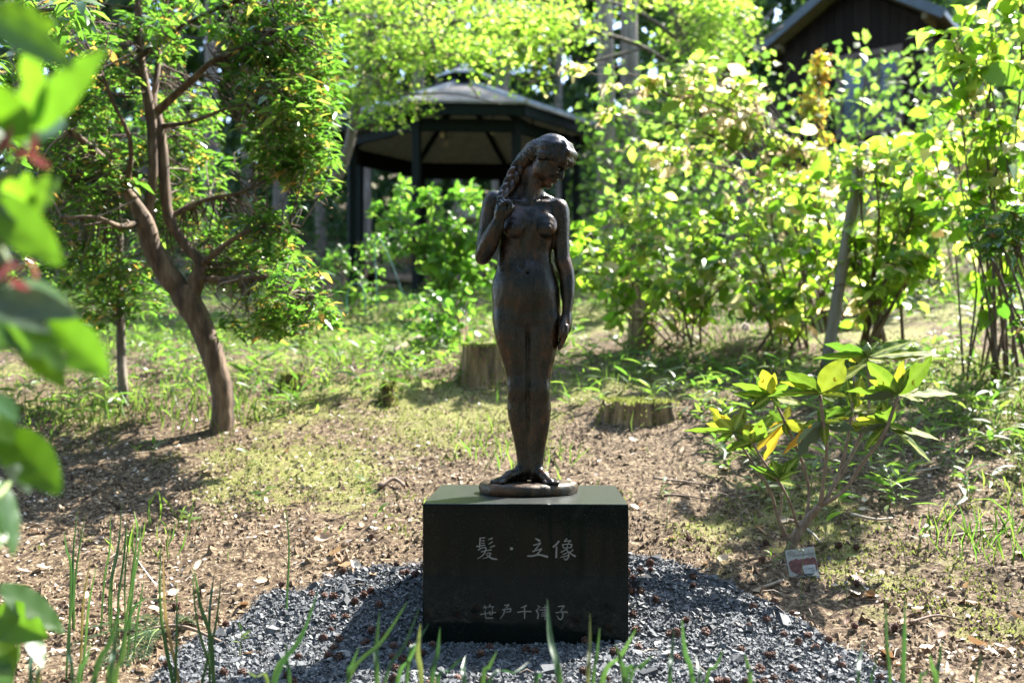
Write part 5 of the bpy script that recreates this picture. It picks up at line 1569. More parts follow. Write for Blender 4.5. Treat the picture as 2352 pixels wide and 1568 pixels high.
def statue():
    G = SDF((1880, -165, -1965), (2310, 120, -520), 3.5)

    def T1(rows): return [(-(480 + v / 2.613), 1800 + l / 2.613, 1800 + r / 2.613, b, c) for v, l, r, b, c in rows]
    def T2(rows): return [(-(1000 + v / 1.508), 1800 + l / 1.508, 1800 + r / 1.508, b, c) for v, l, r, b, c in rows]
    torso = T1([(815, 560, 1040, 30, 14), (870, 490, 1130, 42, 10), (960, 490, 1130, 58, 4), (1100, 515, 1105, 70, 0), (1250, 520, 1088, 66, 2), (1390, 500, 1058, 60, 4), (1480, 493, 1064, 61, 3)])
    torso += T2([(120, 281, 630, 65, 2), (180, 258, 650, 70, 3), (240, 250, 662, 76, 4), (330, 253, 668, 82, 8), (420, 257, 667, 82, 10), (455, 266, 658, 74, 10), (485, 300, 622, 50, 10)])
    G.loft(torso, 0, 2.25)
    legL = T2([(330, 300, 440, 40, 8), (370, 275, 466, 60, 8), (410, 260, 481, 70, 8), (480, 262, 481.304, 72, 6), (560, 278, 481.652, 66, 4), (640, 303, 482, 59, 2), (720, 327, 481.238, 51, 0), (790, 341, 480.571, 46, -2), (845, 347, 480.048, 45, -2),
               (900, 346, 479.737, 45, 4), (960, 345, 479.421, 49, 10), (1040, 357, 479, 45, 11), (1120, 377, 477.909, 36, 9), (1200, 396, 476.818, 28, 8), (1260, 403, 476, 26, 8), (1310, 402, 474, 28, 8), (1385, 398, 471, 27, 12)])
    legR = T2([(330, 500, 630, 40, 8), (370, 478, 655, 60, 8), (410, 455, 667, 70, 8), (480, 454.696, 662, 71, 6), (560, 454.348, 651, 65, 4), (640, 454, 637, 58, 2), (720, 454.762, 619, 51, 0), (790, 455.429, 606, 46, -2), (850, 456, 601, 45, -3),
               (900, 456.263, 608, 45, 3), (960, 456.579, 611, 49, 9), (1040, 457, 602, 45, 10), (1120, 458.091, 588, 37, 8), (1200, 459.182, 572, 29, 6), (1260, 460, 566, 27, 5), (1310, 462, 563, 28, 5), (1385, 465, 556, 27, 10)])
    H = SDF(G.lo, G.lo + (G.n - 1) * 3.5, 3.5)
    H.loft(legL, 0, 2.7)
    G.f = np.minimum(G.f, 60)
    k = 13.
    def smin(a, b, k):
        h = np.clip(.5 + .5 * (a - b) / k, 0, 1)
        return a * (1 - h) + b * h - k * h * (1 - h)
    H2 = SDF(G.lo, G.lo + (G.n - 1) * 3.5, 3.5)
    H2.loft(legR, 0, 2.7)
    legs = smin(H.f, H2.f, 3.)
    G.f = smin(G.f, legs, k).astype(np.float32)
    # pubic fold lines
    G.cone(c2(475, 462, -80), c2(560, 385, -72), 2.5, 2, 10, 'sub')
    G.cone(c2(462, 462, -80), c2(370, 400, -72), 2.5, 2, 10, 'sub')
    # knees, calves
    G.ell(c2(404, 838, -34), (24, 12, 34), 26); G.ell(c2(535, 846, -35), (27, 12, 36), 26)
    # belly, navel, rib cage, hips
    G.ell(c2(462, 232, -40), (80, 40, 78), 46)
    G.ell(c2(465, 152, -72), (5, 9, 6), 8, op='sub')
    G.cone(c1(770, 1180, -70), c1(745, 1560, -66), 4, 3, 16, 'sub')
    # breasts
    for (u, v, dx) in ((672, 1120, -8), (1000, 1115, 8)):
        G.ell(c1(u, v, -54), (44, 27, 46), 24)
        G.ell(c1(u + dx * .6, v + 46, -66), (37, 25, 31), 13)
        n0 = c1(u + dx * 3.5, v + 46, -88)
        G.ell(n0, (8, 6, 8), 6)
        G.ell(n0 + (0, -4, 0), (3.2, 4, 3.2), 3)
    # collar bones, sternum hollow
    G.cone(c1(1095, 872, -18), c1(850, 884, -34), 6, 6, 18)
    G.cone(c1(520, 824, -18), c1(790, 884, -34), 6, 6, 18)
    G.ell(c1(825, 864, -44), (8, 7, 8), 8, op='sub')
    # neck and trapezius
    G.cone(c1(815, 880, 8), c1(930, 510, -8), 44, 37, 16)
    G.cone(c1(700, 770, 22), c1(850, 520, 12), 30, 30, 16)
    G.cone(c1(905, 580, -26), c1(838, 860, -34), 8, 8, 12)
    G.cone(c1(740, 770, 20), c1(480, 830, 8), 34, 26, 18)
    G.cone(c1(880, 770, 18), c1(1110, 880, 10), 28, 20, 18)
    # shoulders and arms.  viewer's left arm bends up to the braid
    G.ell(c1(470, 850, 4), (40, 42, 42), 18)
    G.chain([c1(458, 850, 2), c1(425, 1000, 2), c1(392, 1180, -6), c1(350, 1400, -22)], [38, 37, 34, 29], 16)
    G.ell(c1(338, 1462, -24), (22, 24, 20), 12)
    G.chain([c1(345, 1440, -30), c1(405, 1320, -64), c1(470, 1190, -92), c1(522, 1075, -104)], [30, 33, 27, 20], 12)
    # hand closed round the end of the braid: back of hand, four curled fingers, thumb
    hand = c1(560, 985, -112)
    G.chain([c1(518, 1085, -105), c1(540, 1010, -112), c1(556, 955, -114)], [18, 25, 22], 8)
    G.ell(c1(585, 985, -108), (28, 17, 33), 8)
    kn = [(520, 925), (545, 905), (580, 905), (612, 925)]
    for i, (u, v) in enumerate(((508, 915), (545, 900), (585, 912), (618, 940))):
        a = c1(u, v + 30, -122 + i * 2); b = c1(u + 14, v - 8, -124 + i * 3); c = c1(u + 40, v + 22, -138 + i * 3); e = c1(u + 30, v + 62, -132 + i * 3)
        G.cone(a, b, 9, 8.5, 4); G.cone(b, c, 8.5, 7.5, 3); G.cone(c, e, 7.5, 6.5, 3)
    G.chain([c1(590, 1040, -120), c1(625, 1000, -134), c1(632, 945, -138), c1(612, 905, -134)], [11, 10, 8.5, 6.5], 4)
    # viewer's right arm hangs down
    G.ell(c1(1138, 935, 4), (36, 40, 42), 18)
    G.chain([c1(1140, 930, 2), c1(1155, 1080, 4), c1(1160, 1260, 6), c1(1175, 1450, 4), c2(686, 90, 0)], [35, 33, 31, 28, 27], 12)
    G.chain([c2(686, 80, 0), c2(703, 150, -6), c2(710, 250, -14), c2(708, 330, -20), c2(702, 385, -24)], [28, 28, 25, 19, 16], 10)
    G.chain([c2(702, 385, -24), c2(697, 430, -27), c2(690, 480, -30)], [16, 22, 21], 8)
    for i in range(4):
        dd = -56 + i * 14.5; L_ = (0, 8, 4, -12)[i]
        G.chain([c2(694, 465, dd), c2(692 - i * 2, 510, dd - 3), c2(676 - i, 550 + L_, dd - 1), c2(655 + i * 2, 588 + L_, dd + 4)], [11, 10.2, 9.2, 6.8], 4)
    G.chain([c2(690, 420, -42), c2(672, 455, -58), c2(668, 495, -66), c2(664, 525, -66)], [12, 11, 9.5, 7.5], 6)
    # feet
    for sx, ank, toe, toed in ((-1, (430, 1320), (300, 1400), -66), (1, (524, 1320), (598, 1412), -92)):
        A = c2(*ank, 6); Tt = c2(*toe, toed); Tt[2] = STATUE_BASE[2] + 11
        heel = c2(ank[0] + (8 if sx < 0 else -6), 1386, 26); heel[2] = STATUE_BASE[2] + 15
        mid = (A * .45 + Tt * .55); mid[2] = STATUE_BASE[2] + 28
        G.cone(heel, A, 20, 22, 10)
        G.cone(A + (0, 0, -8), mid, 24, 20, 12)
        G.cone(mid, Tt, 20, 12, 10)
        G.cone(heel, Tt, 15, 12, 10)
        f = Tt - A; f[2] = 0; f /= np.linalg.norm(f); sdv = np.array((f[1], -f[0], 0))
        for i in range(5):
            o = (i - 2) * 10.5
            inner = (4 - i) if sx < 0 else i              # big toe on the inside
            ln = (30, 27, 23, 19, 14)[inner]; rr = (9.5, 7.6, 7, 6.5, 6)[inner]
            b0 = Tt + sdv * o - f * 10; b1 = b0 + f * ln; b0[2] = STATUE_BASE[2] + 12; b1[2] = STATUE_BASE[2] + 6
            G.cone(b0, b1, rr + 2, rr, 4)
    G.f[:, :, :] = G.f
    # ---- head
    O = c1(1043, 432, -30)
    th, ph = R(62), R(40)
    fh = np.array((math.sin(th), -math.cos(th), 0)); zz = np.array((0, 0, 1.))
    fv = math.cos(ph) * fh - math.sin(ph) * zz
    uv_ = math.sin(ph) * fh + math.cos(ph) * zz
    sv = np.cross(fv, uv_)
    if sv[1] > 0: sv = -sv
    Mh = np.array((fv, uv_, sv)); Hh = 210.
    def hp(f, u, s=0): return O + (fv * f + uv_ * u + sv * s) * Hh
    def he(f, u, s, rf, ru, rs, k=8, op='add', g=G): g.ell(hp(f, u, s), (rf * Hh, ru * Hh, rs * Hh), k, Mh, op)
    he(-.03, .13, 0, .375, .33, .315, 8)                   # skull
    he(.10, -.10, 0, .27, .35, .255, 14)                   # face
    he(.03, -.16, .12, .22, .24, .14, 12); he(.03, -.16, -.12, .22, .24, .14, 12)   # cheeks and jaw
    he(.23, -.37, 0, .12, .095, .11, 12)                  # chin
    he(.26, .07, 0, .13, .06, .20, 10)                     # brow
    for sg in (1, -1):
        he(.345, -.02, .10 * sg, .07, .05, .072, 8, 'sub')  # eye socket
        he(.298, -.025, .10 * sg, .05, .036, .055, 3)       # lid over the eye, cast down
        G.cone(hp(.338, -.045, .055 * sg), hp(.315, -.05, .145 * sg), 1.3, 1.2, 2)
        he(.25, -.13, .13 * sg, .09, .07, .07, 10)          # cheek bone
        he(-.03, -.03, .255 * sg, .07, .10, .035, 4)        # ear
    G.cone(hp(.345, .03), hp(.425, -.125), 5.5, 8.5, 7)    # nose bridge to tip
    he(.41, -.14, 0, .045, .032, .042, 5)
    for sg in (1, -1): he(.37, -.15, .045 * sg, .035, .026, .026, 4)
    he(.335, -.25, 0, .05, .04, .08, 8)
    for sg in (1, -1): G.cone(hp(.345, -.232, .058 * sg), hp(.372, -.226, 0), 3.2, 4.2, 4)
    for sg in (1, -1): G.cone(hp(.335, -.272, .045 * sg), hp(.358, -.274, 0), 3.2, 4.6, 4)
    G.cone(hp(.372, -.250, .07), hp(.390, -.250, 0), 1.2, 1.2, 3, 'sub'); G.cone(hp(.372, -.250, -.07), hp(.390, -.250, 0), 1.2, 1.2, 3, 'sub')
    he(.372, -.325, 0, .04, .022, .06, 7, 'sub')
    he(.285, -.385, 0, .075, .065, .075, 8)

    V, Q = G.mesh()
    # a little hand-modelled unevenness
    Vw = st_world(V)
    w = ((fbm(V[:, 0] * .022 + V[:, 1] * .03, V[:, 2] * .018, 41, 3) - .5) + (fbm(V[:, 0] * .09, V[:, 2] * .07 + V[:, 1] * .06, 42, 2) - .5) * .35) * .0026
    Vw[:, 0] += w; Vw[:, 1] += w * .7
    base = st_world(STATUE_BASE[None])[0]
    body = thing('bronze_statue', (base[0], base[1], base[2]), 'dark bronze statue of a standing nude young woman holding her braid', 'statue')
    obj('body', npmesh('body', Vw, [Q], M_BRONZE), body)

    # ---- hair cap with combed locks, parted to the braid at the nape
    K = SDF((1990, -165, -860), (2320, 120, -520), 2.4)
    he(-.03, .14, 0, .388, .342, .325, 4, 'add', K)
    # bring the front down as a heavy fringe
    rg = np.random.default_rng(4)
    for sg in (1, -1):
        for i in range(9):
            t = i / 8
            f0 = -.05 + .43 * t; u0 = -.06 + .25 * min(1, t * 1.45) - (.05 * max(0, t - .7) / .3); s0 = sg * (.30 - .20 * t ** 2.2)
            p = hp(f0, u0, s0)
            q_ = hp(f0 * .55 - .10 + .1 * t, u0 + .17, s0 * .86)
            K.cone(q_, p, 11, 7.5 + rg.random() * 2, 12)
    for i in range(9):
        s0 = (i - 4) / 4 * .17
        K.cone(hp(.12, .41, s0 * .8), hp(.285, .325, s0), 11, 11, 9); K.cone(hp(.285, .325, s0), hp(.365 - abs(s0) * .25, .20, s0), 11, 10, 10)
        K.cone(hp(.365 - abs(s0) * .25, .20, s0), hp(.372 - abs(s0) * .45, .115 + rg.random() * .02, s0 * 1.15), 10, 7 + rg.random() * 2, 7)
    # lower front plane is skin: carve the face free
    he(.30, -.20, 0, .30, .31, .40, 6, 'sub', K)
    he(.02, -.34, 0, .40, .24, .5, 6, 'sub', K)
    # nape gather
    K.chain([hp(-.29, .0, .05), c1(812, 395, 14), c1(742, 450, 14)], [44, 34, 24], 14)
    Vh, Qh = K.mesh()
    D = (Vh - O) / Hh
    lf = D @ fv; lu = D @ uv_; ls = D @ sv
    ang = np.arctan2(ls, lu + .25) * 1.0
    groove = .5 * np.sin(V_ := (Vh[:, 0] * .22 + Vh[:, 2] * .31 + Vh[:, 1] * .27)) * np.sin(Vh[:, 0] * .37 - Vh[:, 2] * .18) + np.sin(ang * 17 + lf * 6 + np.sin(lf * 9) * 1.5) * .7 + np.sin(ang * 31 + lf * 4 + np.sin(lf * 14 + 1) * 1.2) * .5
    amp = np.clip((.36 - lu) / .22, .12, 1) * 2.6
    nrm = D - np.array((-.03 * fv + .14 * uv_)); nrm /= np.linalg.norm(nrm, axis=1)[:, None]
    Vh = Vh + nrm * (groove * amp)[:, None]
    obj('hair', npmesh('hair', st_world(Vh), [Qh], M_BRONZE), body)

    # ---- braid: three strands
    B = SDF((1960, -165, -840), (2140, 90, -590), 2.0)
    path = bez(np.array([(*c1(800, 400, 16), 20), (*c1(735, 445, 12), 20), (*c1(692, 530, 2), 23), (*c1(660, 610, -14), 23), (*c1(622, 690, -34), 21), (*c1(578, 770, -66), 18), (*c1(540, 835, -102), 13), (*c1(512, 885, -126), 8)]), 60)
    Tn = np.gradient(path[:, :3], axis=0); Tn /= np.linalg.norm(Tn, axis=1)[:, None]
    s1 = np.cross(Tn, (0, 1., .2)); s1 /= np.linalg.norm(s1, axis=1)[:, None]; s2 = np.cross(Tn, s1)
    for k3 in range(3):
        prev = None
        for i in range(60):
            a = i / 60 * 2 * math.pi * 2.0 + k3 * 2.094
            r0 = path[i, 3]
            p = path[i, :3] + s1[i] * math.sin(a) * r0 * .72 + s2[i] * math.sin(2 * a) * r0 * .36
            if prev is not None: B.cone(prev, p, r0 * .56, r0 * .56, 2.2)
            prev = p
    for i in range(7):
        e = c1(505 + rg.normal() * 14, 905 + rg.random() * 30, -128 + rg.normal() * 6)
        B.cone(path[-2, :3], e, 5, 2.5, 2)
    # tail of hair that leaves the fist
    for i in range(5):
        B.cone(c1(640, 900 + i * 6, -120), c1(655 + rg.normal() * 6, 960 + rg.random() * 30, -104), 4, 2.2, 2)
    Vb, Qb = B.mesh()
    Vb = Vb + (np.sin(Vb[:, 2] * .8 + Vb[:, 0] * .9) * .35)[:, None] * np.array((1, -1, 0))
    obj('braid', npmesh('braid', st_world(Vb), [Qb], M_BRONZE), body)

    # ---- cast base slab
    n = 72; a = np.arange(n) / n * 2 * np.pi
    rr = 1 + .03 * np.sin(a * 3 + 1) + .02 * np.sin(a * 7) + .012 * rg.normal(size=n)
    ex, ey = .156, .118
    zt = base[2]; zb = TOPZ + .0005
    cx, cy = base[0] - .002, base[1] + .005
    rings = []
    for sc, z, jit in ((.0, zt + .002, 0), (.55, zt + .001, .002), (.90, zt + .001, .002), (.975, zt - .004, .002), (1.0, zt - .012, .002), (1.005, (zt + zb) / 2, .003), (.995, zb + .004, .002), (.97, zb, 0)):
        if sc == 0: rings.append(np.array([[cx, cy, z]]))
        else:
            R2 = rr * sc * (1 + rg.normal(size=n) * jit * 3)
            rings.append(np.stack([cx + np.cos(a) * ex * R2, cy + np.sin(a) * ey * R2, z + rg.normal(size=n) * jit * .5], 1))
    V = np.concatenate(rings); q = []; t = []
    for i in range(n): t.append((0, 1 + i, 1 + (i + 1) % n))
    for r_ in range(len(rings) - 2):
        o0 = 1 + r_ * n; o1 = o0 + n
        for i in range(n): q.append((o0 + i, o1 + i, o1 + (i + 1) % n, o0 + (i + 1) % n))
    obj('base', npmesh('base', V, [np.array(q), np.array(t)], M_BRONZE_BASE), body)
    return body
statue()
# ------------------------------------------------------------------ young rhododendron right of the plinth
RH_Y = groundhit(1815, 1262).y


def big_leaf(L, W, r, name='leaf', mat=None, bites=1, curl=.12, fold=.16):
    """a broad evergreen leaf with midrib, side veins, folded blade and chewed margins (own mesh)"""
    n = 17; cols = (-1, -.72, -.4, -.08, .08, .4, .72, 1)
    bt = [(r.uniform(.35, .95), r.choice((-1, 1)), r.uniform(.05, .10), r.uniform(.3, .75)) for _ in range(bites)]
    V = []; lv = []
    for i in range(n):
        t = i / (n - 1)
        w = (math.sin(math.pi * t ** .82) ** .8 if 0 < t < 1 else 0) * .5 + .006
        for c in cols:
            ww = w
            for (bt_, bs, bw, bd) in bt:
                if c * bs > 0: ww *= 1 - bd * math.exp(-((t - bt_) / bw) ** 4)
            y = c * ww * W
            z = fold * abs(c) ** 1.1 * ww * W - curl * L * t * t + .010 * L * math.sin(t * 22 + abs(c) * 3) * abs(c)
            V.append((t * L, y, z))
            vein = abs(((t * 9 + abs(c) * .9) % 1) - .5) * 2          # side veins
            lv.append(0.0 if abs(c) < .1 else (.55 if vein > .9 else 1.0))
    m = len(cols)
    q = [(i * m + j, i * m + j + 1, (i + 1) * m + j + 1, (i + 1) * m + j) for i in range(n - 1) for j in range(m - 1)]
    return npmesh(name, np.array(V), [np.array(q)], mat, True, np.full(len(V), 0.0), {'lv': lv})


def c4(u, v, Y=RH_Y):
    return P((2700 + u / 1.4254) / 1.7415, (1300 + v / 1.4254) / 1.7415, Y)


def place_leaf(parent, b, t, W, me_fn, r, ratio=.36, mat=None, sag=0):
    """leaf from base to tip; seen narrower than its own breadth when it is turned"""
    d = t - b; L = d.length
    d0 = d.normalized()
    view = ((b + t) / 2 - Vector((0, 0, CAMZ))).normalized() * -1
    e = d0.cross(view).normalized()
    Wr = max(W, L * ratio)
    cphi = min(1, W / Wr); phi = math.acos(cphi)
    sd = (e * cphi + view * math.sin(phi)).normalized()
    nrm = d0.cross(sd)
    if nrm.z < 0: sd = -sd; nrm = -nrm
    me = me_fn(L, Wr)
    o = bpy.data.objects.new('leaf', me); COL.objects.link(o)
    o.parent = parent; o.matrix_parent_inverse = INV[parent.name]
    s2 = nrm.cross(d0)
    o.matrix_basis = Matrix(((d0.x, s2.x, nrm.x, b.x), (d0.y, s2.y, nrm.y, b.y), (d0.z, s2.z, nrm.z, b.z), (0, 0, 0, 1)))
    return o


def rhododendron():
    r = random.Random(5)
    base = c4(655, 1275); gz = g1(base.x, base.y)
    root = thing('young_rhododendron', (base.x, base.y, gz), 'young rhododendron with large yellow green chewed leaves right of the black plinth', 'shrub')
    k = RH_Y / F / 1.7415 / 1.4254                      # metres per crop pixel

    def stem(pts, mat, name='stem'):
        b = MB()
        p = [(*c4(u, v, RH_Y + dy), w * k) for u, v, dy, w in pts]
        c = bez(np.array(p), 22)
        b.tube(c[:, :3], c[:, 3], 8, .5, wob=.14)
        b.build(name, mat, root)
    stem([(648, 1310, 0, 30), (690, 1200, 0, 30), (755, 1110, .01, 26), (825, 1030, 0, 19)], M_BARK_RHODO, 'trunk')
    stem([(825, 1035, 0, 14), (848, 880, -.02, 10), (866, 700, -.03, 10), (846, 560, -.05, 10), (828, 400, -.06, 10)], M_BARK_RHODO)
    stem([(828, 1032, 0, 13), (960, 945, .0, 10), (1060, 800, -.02, 11), (1190, 620, -.05, 11), (1272, 405, -.06, 10)], M_BARK_RHODO)
    stem([(860, 1000, .01, 11), (930, 850, .04, 10), (985, 650, .06, 10), (1015, 420, .08, 8), (1022, 290, .09, 7)], M_BARK_RHODO)
    stem([(850, 1005, .01, 11), (980, 790, .06, 10), (1070, 600, .10, 10), (1110, 400, .13, 9), (1095, 185, .14, 8)], M_BARK_RHODO)
    stem([(660, 1255, 0, 15), (592, 1110, -.01, 11), (540, 940, -.03, 10), (470, 830, -.03, 9), (400, 720, -.05, 7), (335, 615, -.06, 6)], M_BARK_RHODO)
    stem([(594, 1112, -.01, 9), (605, 1030, 0, 7), (612, 955, 0, 5)], M_BARK_RHODO)
    stem([(700, 1150, 0, 9), (662, 1030, -.05, 8), (600, 905, -.08, 8), (500, 770, -.09, 7), (440, 665, -.1, 6)], M_BARK_RHODO)
    stem([(745, 1115, .01, 10), (765, 950, .04, 9), (722, 770, .04, 8), (620, 540, .03, 8), (553, 400, .02, 7)], M_BARK_RHODO)
    B = M_RHODO_BROWN; Gy = M_RHODO_GREY
    WH = {
        (550, 408, .02): [(330, 318, 48), (498, 248, 95), (333, 378, 55), (655, 330, 46), (738, 442, 42), (430, 484, 60), (570, 270, 50), (600, 470, 38)],
        (830, 395, -.06): [(622, 258, 95), (968, 188, 140), (520, 376, 46), (1090, 212, 66), (992, 406, 42), (600, 310, 34)],
        (1272, 400, -.06): [(1095, 206, 95), (1290, 198, 60), (1468, 172, 104), (1617, 374, 56), (978, 358, 52), (1215, 338, 72), (1390, 356, 34), (1060, 412, 50, Gy), (1330, 240, 50)],
        (1092, 182, .14): [(853, 88, 62), (1372, 70, 62), (1446, 134, 74), (788, 164, 50), (1526, 140, 72), (1162, 88, 50), (1005, 190, 60), (1030, 250, 60)],
        (335, 612, -.06): [(194, 466, 80), (398, 458, 80), (48, 588, 36), (440, 672, 36), (380, 566, 62)],
        (440, 668, -.1): [(388, 588, 50), (564, 508, 86), (612, 544, 40), (288, 712, 42), (450, 590, 40)],
        (622, 558, .03): [(782, 545, 26), (764, 606, 62), (500, 772, 62, B), (446, 720, 56, B), (640, 630, 40)],
        (846, 560, -.05): [(1018, 592, 76, Gy), (680, 672, 56, Gy), (684, 756, 74, Gy), (600, 722, 42, B), (952, 544, 30), (858, 684, 52)],
        (1212, 572, -.05): [(1030, 608, 38, Gy), (1016, 546, 36), (1522, 640, 38), (1472, 778, 38), (1368, 616, 54), (1072, 706, 52), (1182, 432, 110)],
        (590, 886, -.08): [(556, 768, 92), (706, 748, 74), (424, 790, 38), (682, 832, 32), (630, 800, 40)],
        (1018, 480, .08): [(1062, 288, 92), (962, 520, 56), (858, 516, 52), (980, 300, 60)],
        (1072, 590, .1): [(1086, 434, 66), (1020, 600, 40), (1150, 500, 40)],
    }
    for (u, v, dy), lv in WH.items():
        for e in lv:
            tu, tv, w = e[:3]; mt = e[3] if len(e) > 3 else M_RHODO
            b = c4(u + r.uniform(-5, 5), v + r.uniform(-8, 8), RH_Y + dy)
            t = c4(tu, tv, RH_Y + dy + r.uniform(-.06, .05))
            L = (t - b).length
            place_leaf(root, b, t, w * k, lambda L_, W_: big_leaf(L_, W_, r, 'leaf', mt, r.choice((0, 1, 1, 2)), r.uniform(.02, .10), r.uniform(.1, .3)), r)
    for (u, v, dy), lv in WH.items():
        for _ in range(3):
            an = r.uniform(0, 6.28); ln = r.uniform(110, 190)
            b = c4(u + r.uniform(-6, 6), v + r.uniform(-4, 14), RH_Y + dy)
            t = c4(u + math.cos(an) * ln * 1.1, v - 30 + math.sin(an) * ln * .55, RH_Y + dy + r.uniform(.02, .11))
            place_leaf(root, b, t, r.uniform(34, 66) * k, lambda L_, W_: big_leaf(L_, W_, r, 'leaf', M_RHODO, r.choice((0, 1)), r.uniform(.02, .10), r.uniform(.1, .3)), r)
    # bud at the top
    b = MB()
    a = c4(1095, 185, RH_Y + .14); c = c4(1098, 98, RH_Y + .14)
    pts = bez([a, a.lerp(c, .35), a.lerp(c, .7), c], 9)
    b.tube(pts, np.array([6, 12, 20, 26, 27, 24, 17, 9, 3]) * k, 8)
    b.build('bud', M_GREENSTEM, root)
    return root


rhododendron()


# ------------------------------------------------------------------ printed plant tag at its foot
def plant_tag():
    Yt = groundhit(1835, 1338).y
    def c5(u, v): return ((3050 + u / 5.226) / 1.7415, (2100 + v / 5.226) / 1.7415)
    def T(u, v, off=0):
        x, y = c5(u, v)
        lean = (1190 - v) / 750 * .035
        return P(x, y, Yt + lean) + Vector((0, -off, 0))
    ctr = T(840, 1190)
    root = thing('plant_tag', ctr, 'printed plant tag with faded red flowers leaning at the foot of the young rhododendron', 'tag')

    def poly(name, pts, off, mat, th=.0):
        b = MB()
        P0 = [T(u, v, off) for u, v in pts]
        if th: b.prism(P0, (0, th, 0))
        else:
            n = len(P0); b.add([tuple(p) for p in P0], (), [(0, i, i + 1) for i in range(1, n - 1)])
        return b.build(name, mat, root, smooth=False)
    poly('card', [(468, 530), (1072, 440), (1215, 1140), (595, 1192)], 0, M_CARD, .0012)
    fl = [(540, 775), (585, 735), (640, 728), (700, 690), (760, 715), (820, 695), (880, 700), (940, 668), (1000, 685), (1050, 655), (1100, 680), (1125, 740), (1150, 850), (1145, 900), (1120, 960), (1000, 1010), (760, 1050), (690, 1000), (600, 960), (560, 860)]
    poly('flower_picture', [(830, 860)] + fl + [fl[0]], .0008, M_CARDRED)
    poly('dark_band', [(600, 1080), (730, 1045), (870, 1025), (1150, 980), (1150, 1010), (1095, 1075), (960, 1110), (700, 1105)], .0012, M_CARDDARK)
    st = poly('price_sticker', [(832, 850), (850, 835), (1080, 808), (1100, 822), (1122, 975), (1108, 988), (885, 1010), (868, 995)], .0018, M_STICKER)

    def strokes(name, lines, w, off, mat, parent):
        b = MB()
        for ln in lines:
            c = bez([(u, v) for u, v in ln], max(4, len(ln) * 4)); Tn = np.gradient(c, axis=0); Tn /= np.linalg.norm(Tn, axis=1)[:, None] + 1e-9
            V = []
            for (u, v), (tx, ty) in zip(c, Tn):
                for sg in (-1, 1): V.append(tuple(T(u - ty * sg * w, v + tx * sg * w, off)))
            b.add(V, [(2 * i, 2 * i + 1, 2 * i + 3, 2 * i + 2) for i in range(len(c) - 1)])
        return b.build(name, mat, parent, smooth=False)
    # Rhododendron in copperplate script, rising to the right as printed
    def wd(x, dy): return (x, 668 - (x - 560) * .135 + dy)
    L = []
    L.append([wd(560, 0), wd(585, -45), wd(590, -110), wd(555, -75), wd(530, -55), wd(535, -90), wd(580, -125), wd(625, -110), wd(620, -65), wd(590, -52), wd(615, -20), wd(640, 0)])   # R
    L.append([wd(640, 0), wd(662, -60), wd(668, -105), wd(655, -60), wd(652, 0), wd(668, -38), wd(682, -30), wd(684, 0), wd(696, -10)])  # h
    def o(x): return [wd(x + 14, -38), wd(x, -22), wd(x + 6, 0), wd(x + 20, -12), wd(x + 16, -36), wd(x + 30, -30)]
    def d(x): return [wd(x + 18, -34), wd(x, -20), wd(x + 4, 0), wd(x + 20, -20), wd(x + 34, -100), wd(x + 24, -20), wd(x + 28, 0), wd(x + 40, -12)]
    def e(x): return [wd(x, -14), wd(x + 16, -24), wd(x + 12, -38), wd(x, -20), wd(x + 8, 0), wd(x + 26, -12)]
    def n_(x): return [wd(x, -36), wd(x + 4, 0), wd(x + 14, -34), wd(x + 24, -32), wd(x + 24, -2), wd(x + 36, -12)]
    def rr(x): return [wd(x, -8), wd(x + 10, -42), wd(x + 22, -34), wd(x + 18, -6), wd(x + 30, -8)]
    L += [o(700), d(734), o(780), d(814), e(860), n_(892), d(930), rr(978), o(1006), n_(1036)]
    strokes('species_lettering', L, 2.6, .0008, M_INK, root)
    strokes('species_kana', [[(955, 630), (985, 622), (972, 655)], [(1000, 624), (1030, 618), (1012, 652)], [(1040, 618), (1062, 614), (1048, 648)]], 2.4, .0008, M_INK, root)
    # the katakana on the dark band, only its readable part: ワーフレット
    K = [[(770, 1070), (765, 1095)], [(770, 1070), (815, 1058), (800, 1090), (785, 1098)], [(840, 1072), (910, 1058)], [(930, 1048), (968, 1042), (958, 1075), (935, 1092)], [(985, 1040), (988, 1082), (1015, 1055)], [(1025, 1042), (1030, 1052)], [(1040, 1036), (1044, 1048)], [(1060, 1030), (1056, 1062), (1032, 1078)], [(1076, 1024), (1084, 1072)], [(1082, 1044), (1100, 1052)]]
    strokes('variety_lettering', K, 3.6, .0024, M_STICKER, root)
    bars = []; rb = random.Random(2); x = 868
    while x < 1075:
        w = rb.choice((3, 3, 5, 8)); bars.append((x, w)); x += w + rb.choice((5, 8, 10))
    b = MB()
    for x, w in bars:
        y0 = 893 - (x - 868) * .12
        b.add([tuple(T(x, y0, .0026)), tuple(T(x + w, y0 - .5, .0026)), tuple(T(x + w + 6, y0 + 34, .0026)), tuple(T(x + 6, y0 + 34, .0026))], [(0, 1, 2, 3)])
    b.build('barcode', M_INK, st, smooth=False)
    pr = [[(1005, 938), (1014, 948), (1022, 935)], [(1014, 948), (1016, 966)], [(1006, 954), (1024, 951)], [(1030, 936), (1046, 933), (1038, 962)], [(1062, 942), (1052, 940), (1050, 930), (1062, 929), (1063, 945), (1058, 960)], [(1072, 928), (1080, 934), (1072, 942), (1070, 956), (1080, 957), (1082, 946), (1072, 942), (1068, 934), (1072, 928)]]
    strokes('price', pr, 2.4, .0026, M_INK, st)
    strokes('small_print', [[(862, 858), (905, 852)], [(920, 934), (1025, 918)], [(875, 968), (905, 964)], [(880, 986), (915, 981)]], 2.2, .0026, M_INK, st)
    # green tie through the hole
    b = MB()
    b.tube(bez([T(590, 360, -.03), T(650, 430, .0), T(710, 480, .006), T(800, 545, .006)], 12), .0014, 5)
    b.build('tie', M_GREENSTEM, root)


